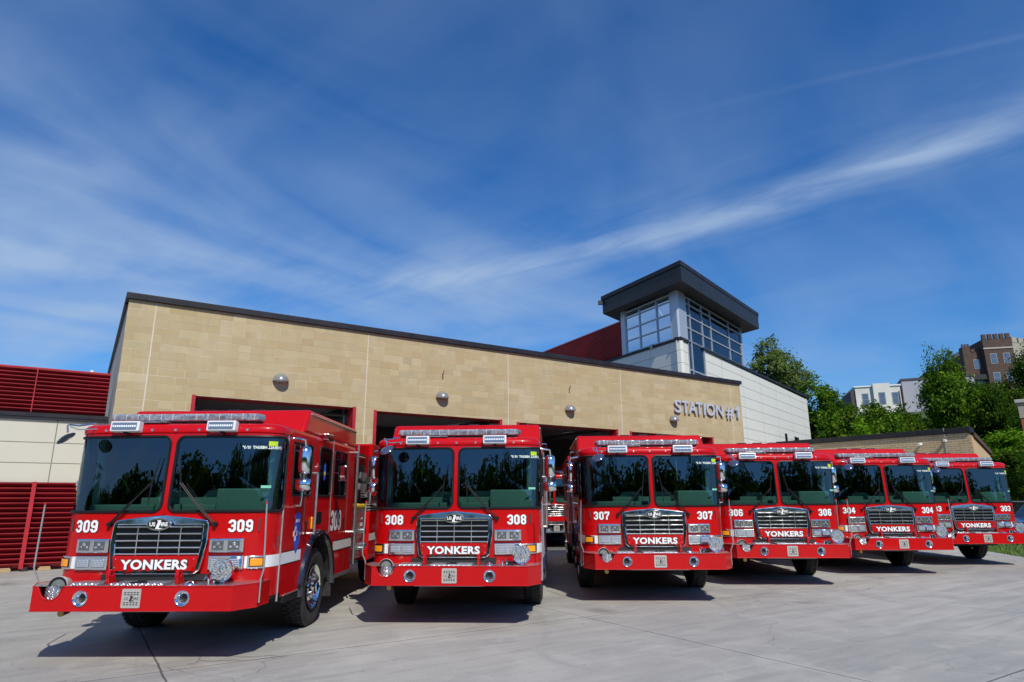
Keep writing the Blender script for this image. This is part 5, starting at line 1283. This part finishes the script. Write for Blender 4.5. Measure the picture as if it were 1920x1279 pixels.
def tree(x, y, zc, rw, rh, kind, var, label, cat_='tree', group=None, name='tree'):
    """crown centre height zc, half width rw, half height rh"""
    big = rw > 3.2
    me0, cl = get_crown((kind, var, big), 11 * var + len(kind), 150 if big else 95, 82 if big else 62, .040 if big else .060, 1. if var % 2 else .4)
    key = (kind, var, big, 'm')
    if key not in CR:
        me = me0; me.materials.append(LM[kind]); CR[key] = me
    gz = ground_z(x, y) - .1
    E_ = empty(name, (x, y, gz)); tag(E_, label, cat_, group)
    o = bpy.data.objects.new('crown', CR[key]); COL.objects.link(o); o.parent = E_; o.location = (0, 0, zc - gz); o.scale = (rw, rw, rh); o.rotation_euler = (0, 0, var * 1.7 + x)
    m = MB(); H = zc - gz; r0 = .035 * H + .06
    m.tube([(0, 0, 0), (.03 * H, .01 * H, H * .4), (.0, .03 * H, H * .8), (.02 * H, 0, H + rh * .5)], [r0, r0 * .8, r0 * .55, r0 * .15], 8)
    rot = Matrix.Rotation(var * 1.7 + x, 3, 'Z')
    for P, r in cl[::9]:
        e = rot @ Vector((P.x * rw, P.y * rw, 0)); ez_ = H + P.z * rh; s_ = Vector((.01 * H, .02 * H, min(max(ez_ - .6 * e.length, H * .35), H * .95)))
        m.tube([s_, s_ + (Vector((e.x, e.y, ez_)) - s_) * .5 + Vector((0, 0, .1 * rh)), Vector((e.x, e.y, ez_))], [r0 * .35, r0 * .22, r0 * .06], 5)
    m.build('trunk', bark, E_, smooth=True)
TR = [
 (28.9, 70, 16.0, 3.0, 3.2, 'grey', 1, 'tall grey green tree showing beside the tower, left of its neighbours'),
 (31.2, 71, 14.2, 2.3, 2.4, 'grey', 2, 'smaller grey green tree leaning right, just over the panel wing roof'),
 (28.6, 60, 9.2, 3.0, 3.4, 'mid', 3, 'mid green tree rising at the far end of the panel wing'),
 (31.2, 60, 7.6, 3.0, 3.4, 'mid', 4, 'feathery green tree between the panel wing and the white house'),
 (30.0, 56, 5.6, 2.6, 2.6, 'lime', 1, 'yellow green bush low beside the end of the panel wing'),
 (33.8, 60, 7.6, 2.8, 3.2, 'mid', 1, 'feathery green tree in front of the white apartment house'),
 (33.0, 55, 5.4, 2.5, 2.0, 'lime', 2, 'bright yellow green shrub over the brick roof, below the white house'),
 (37.6, 60, 5.2, 2.4, 2.2, 'mid', 3, 'rounded green shrub below the grey sided house'),
 (36.6, 54, 5.0, 2.4, 1.8, 'mid', 2, 'low green bush over the middle of the brick roof'),
 (42.0, 62, 11.0, 3.3, 5.2, 'mid', 5, 'tallest bright green tree with pointed top, left of the castellated block'),
 (38.6, 55, 5.0, 2.6, 2.3, 'mid', 4, 'green tree low before the tallest tree, over the brick roof corner'),
 (45.8, 62, 9.6, 3.6, 4.4, 'dark', 6, 'dark green tree standing right of the tallest tree'),
 (48.6, 64, 9.2, 3.8, 4.2, 'dark', 5, 'dark broad tree below the castellated block'),
 (51.4, 62, 13.4, 3.4, 4.2, 'dark', 7, 'high dark tree at the right edge covering the castellated block'),
 (42.5, 52, 6.0, 3.6, 3.4, 'dark', 8, 'dark tree behind the lime bush, right of the brick building'),
 (46.0, 54, 7.0, 4.0, 4.2, 'dark', 6, 'dark leafy tree at right edge between the lime bush and the high tree'),
 (33.2, 44, 4.6, 2.2, 1.7, 'lime', 3, 'bright lime green locust bush beside the brick building corner'),
 (36.2, 45, 4.2, 2.6, 2.8, 'dark', 7, 'dark shrub right of the lime locust bush'),
 (33.5, 41, 2.4, 3.0, 2.6, 'dark', 8, 'deep green shrub behind the fence, left of the brick pier'),
 (29.0, 40, 1.6, 2.4, 2.2, 'dark', 5, 'deep green shrub low behind engine 303'),
 (31.0, 38, 3.4, 2.4, 2.4, 'dark', 6, 'dark shrub right below the lime bush'),
 (40.5, 70, 8.5, 3.0, 2.6, 'mid', 2, 'green bush on the slope under the grey sided house'),
 (45.0, 74, 9.5, 3.1, 2.8, 'dark', 5, 'dark bush on the slope just below the grey sided house windows'),
 (25.0, 33.5, 1.9, 1.5, 1.5, 'mid', 4, 'leafy shrub by the wire fence beside the nose of engine 303'),
 (27.2, 36, 2.4, 2.2, 2.3, 'dark', 7, 'dark shrub filling the gap right of engine 303'),
]
for i, a in enumerate(TR):
    sh = a[3] < 2.7 and a[5] != 'grey'
    tree(*a, cat_='shrub' if sh else 'tree', group='trees and shrubs on the slope behind', name='shrub' if sh else 'tree')
# far wood closing the slope behind the trees, and the wood across the road that the windscreens mirror
def wood(name, label, pts, seed, kind, size, cnt=520):
    rg = random.Random(seed); m = MB()
    for (x, y, zc, r, h_) in pts:
        for k in range(int(cnt)):
            d = Vector((rg.gauss(0, 1), rg.gauss(0, 1), rg.gauss(0, 1))).normalized() * rg.uniform(.55, 1.05)
            q = Vector((x + d.x * r, y + d.y * r, zc + d.z * h_)); n = (d + Vector((rg.gauss(0, .5), rg.gauss(0, .5), rg.gauss(0, .5)))).normalized(); u = n.orthogonal().normalized(); v = n.cross(u); L = size * rg.uniform(.6, 1.3)
            m.add([q - u * L, q - v * L * .6, q + u * L, q + v * L * .6], [(0, 1, 2, 3)])
        for k in range(150):
            d = Vector((rg.gauss(0, 1), rg.gauss(0, 1), rg.gauss(0, 1))).normalized() * rg.uniform(.2, .82)
            q = Vector((x + d.x * r, y + d.y * r, zc + d.z * h_)); n = Vector((rg.gauss(0, 1), rg.gauss(0, 1), rg.gauss(0, 1))).normalized(); u = n.orthogonal().normalized(); v = n.cross(u); L = size * 2.6
            m.add([q - u * L, q - v * L * .8, q + u * L, q + v * L * .8], [(0, 1, 2, 3)])
    o = m.build(name, LM[kind], None, solid=False); o['kind'] = 'stuff'; o['label'] = label; o['category'] = 'woodland'; return o
rg = random.Random(5)
wood('wooded_slope', 'dark undergrowth of the wooded slope behind the brick building', [(20 + k * 1.9 + rg.uniform(-1, 1), 62 + rg.uniform(-4, 14) + k * .4, ground_z(20 + k * 1.9, 66) + rg.uniform(1, 3.5), 4.2, 3.6) for k in range(24)] + [(34 + k * 2.2, 48 + k * .8, 2.5, 3.4, 3.2) for k in range(9)], 9, 'dark', .42)
wood('mirrored_woodland', 'dark belt of trees opposite the station, mirrored in the windscreens', [(-75 + k * 4.2 + rg.uniform(-1.5, 1.5), -48 + rg.uniform(-4, 4), 6.2 + rg.uniform(-.8, 1.4), 4.6, 5.2 + rg.uniform(-1, 1.8)) for k in range(40)] + [(-75 + k * 4.2, -45, 3.2, 4.6, 5.0) for k in range(40)], 19, 'dark', .42, 1700)
# ------------------------------------------------------------------ wire fence and blue car at the right edge
FE = empty('wire_fence', (17.6, 27., 0), R(-28)); tag(FE, 'chain link fence with grey posts between the grass and the shrubs', 'fence')
m = MB()
for k in range(7): m.cyl((k * 1.6, 0, 0), (k * 1.6, 0, 1.55), .03, .03, 8)
m.build('post', galv, FE); m = MB(); m.cyl((0, 0, 1.5), (9.6, 0, 1.5), .02, .02, 6); m.build('top_rail', galv, FE)
m = MB()
for k in range(-14, 96):
    for sg_ in (1, -1):
        x0 = k * .1; x1 = x0 + 1.45 * sg_
        a, b = Vector((x0, 0, .03)), Vector((x1, 0, 1.48))
        if 0 <= x0 <= 9.6 and 0 <= x1 <= 9.6: m.tube([a, b], .0035, 3)
m.build('wire_mesh', galv, FE)
CA = empty('parked_car', (20.6, 25.4, 0), R(20)); tag(CA, 'dark blue parked car mostly hidden behind the nose of engine 303', 'car')
carp = mat('blue_car_paint', (.012, .025, .07), .2, coat=1.)
m = MB(); prf = [(-2.2, .35), (-2.25, .62), (-2.1, .78), (-1.2, .92), (-.45, 1.38), (.9, 1.42), (1.7, 1.0), (2.2, .92), (2.28, .6), (2.2, .35)]
m.prism([prf], lambda a, b, k: Vector((a, -.85 + 1.7 * k, b))); m.build('body', carp, CA, bevel=.07, seg=3)
m = MB(); m.prism([[(-1.0, .96), (-.42, 1.32), (.85, 1.35), (1.45, 1.0)]], lambda a, b, k: Vector((a, -.862 + 1.724 * k, b))); m.build('side_windows', sglass, CA)
for a_ in (-1.4, 1.4):
    for b_ in (-.78, .78): m = MB(); m.cyl((a_, b_ - .1, .33), (a_, b_ + .1, .33), .33, .33, 24); wh_ = m.build('wheel', rubber, CA, smooth=True); m = MB(); m.cyl((a_, b_ - .11, .33), (a_, b_ + .11, .33), .2, .2, 16); m.build('rim', alu, wh_)
# ------------------------------------------------------------------ render settings
SC.cycles.max_bounces = 8; SC.cycles.transparent_max_bounces = 12
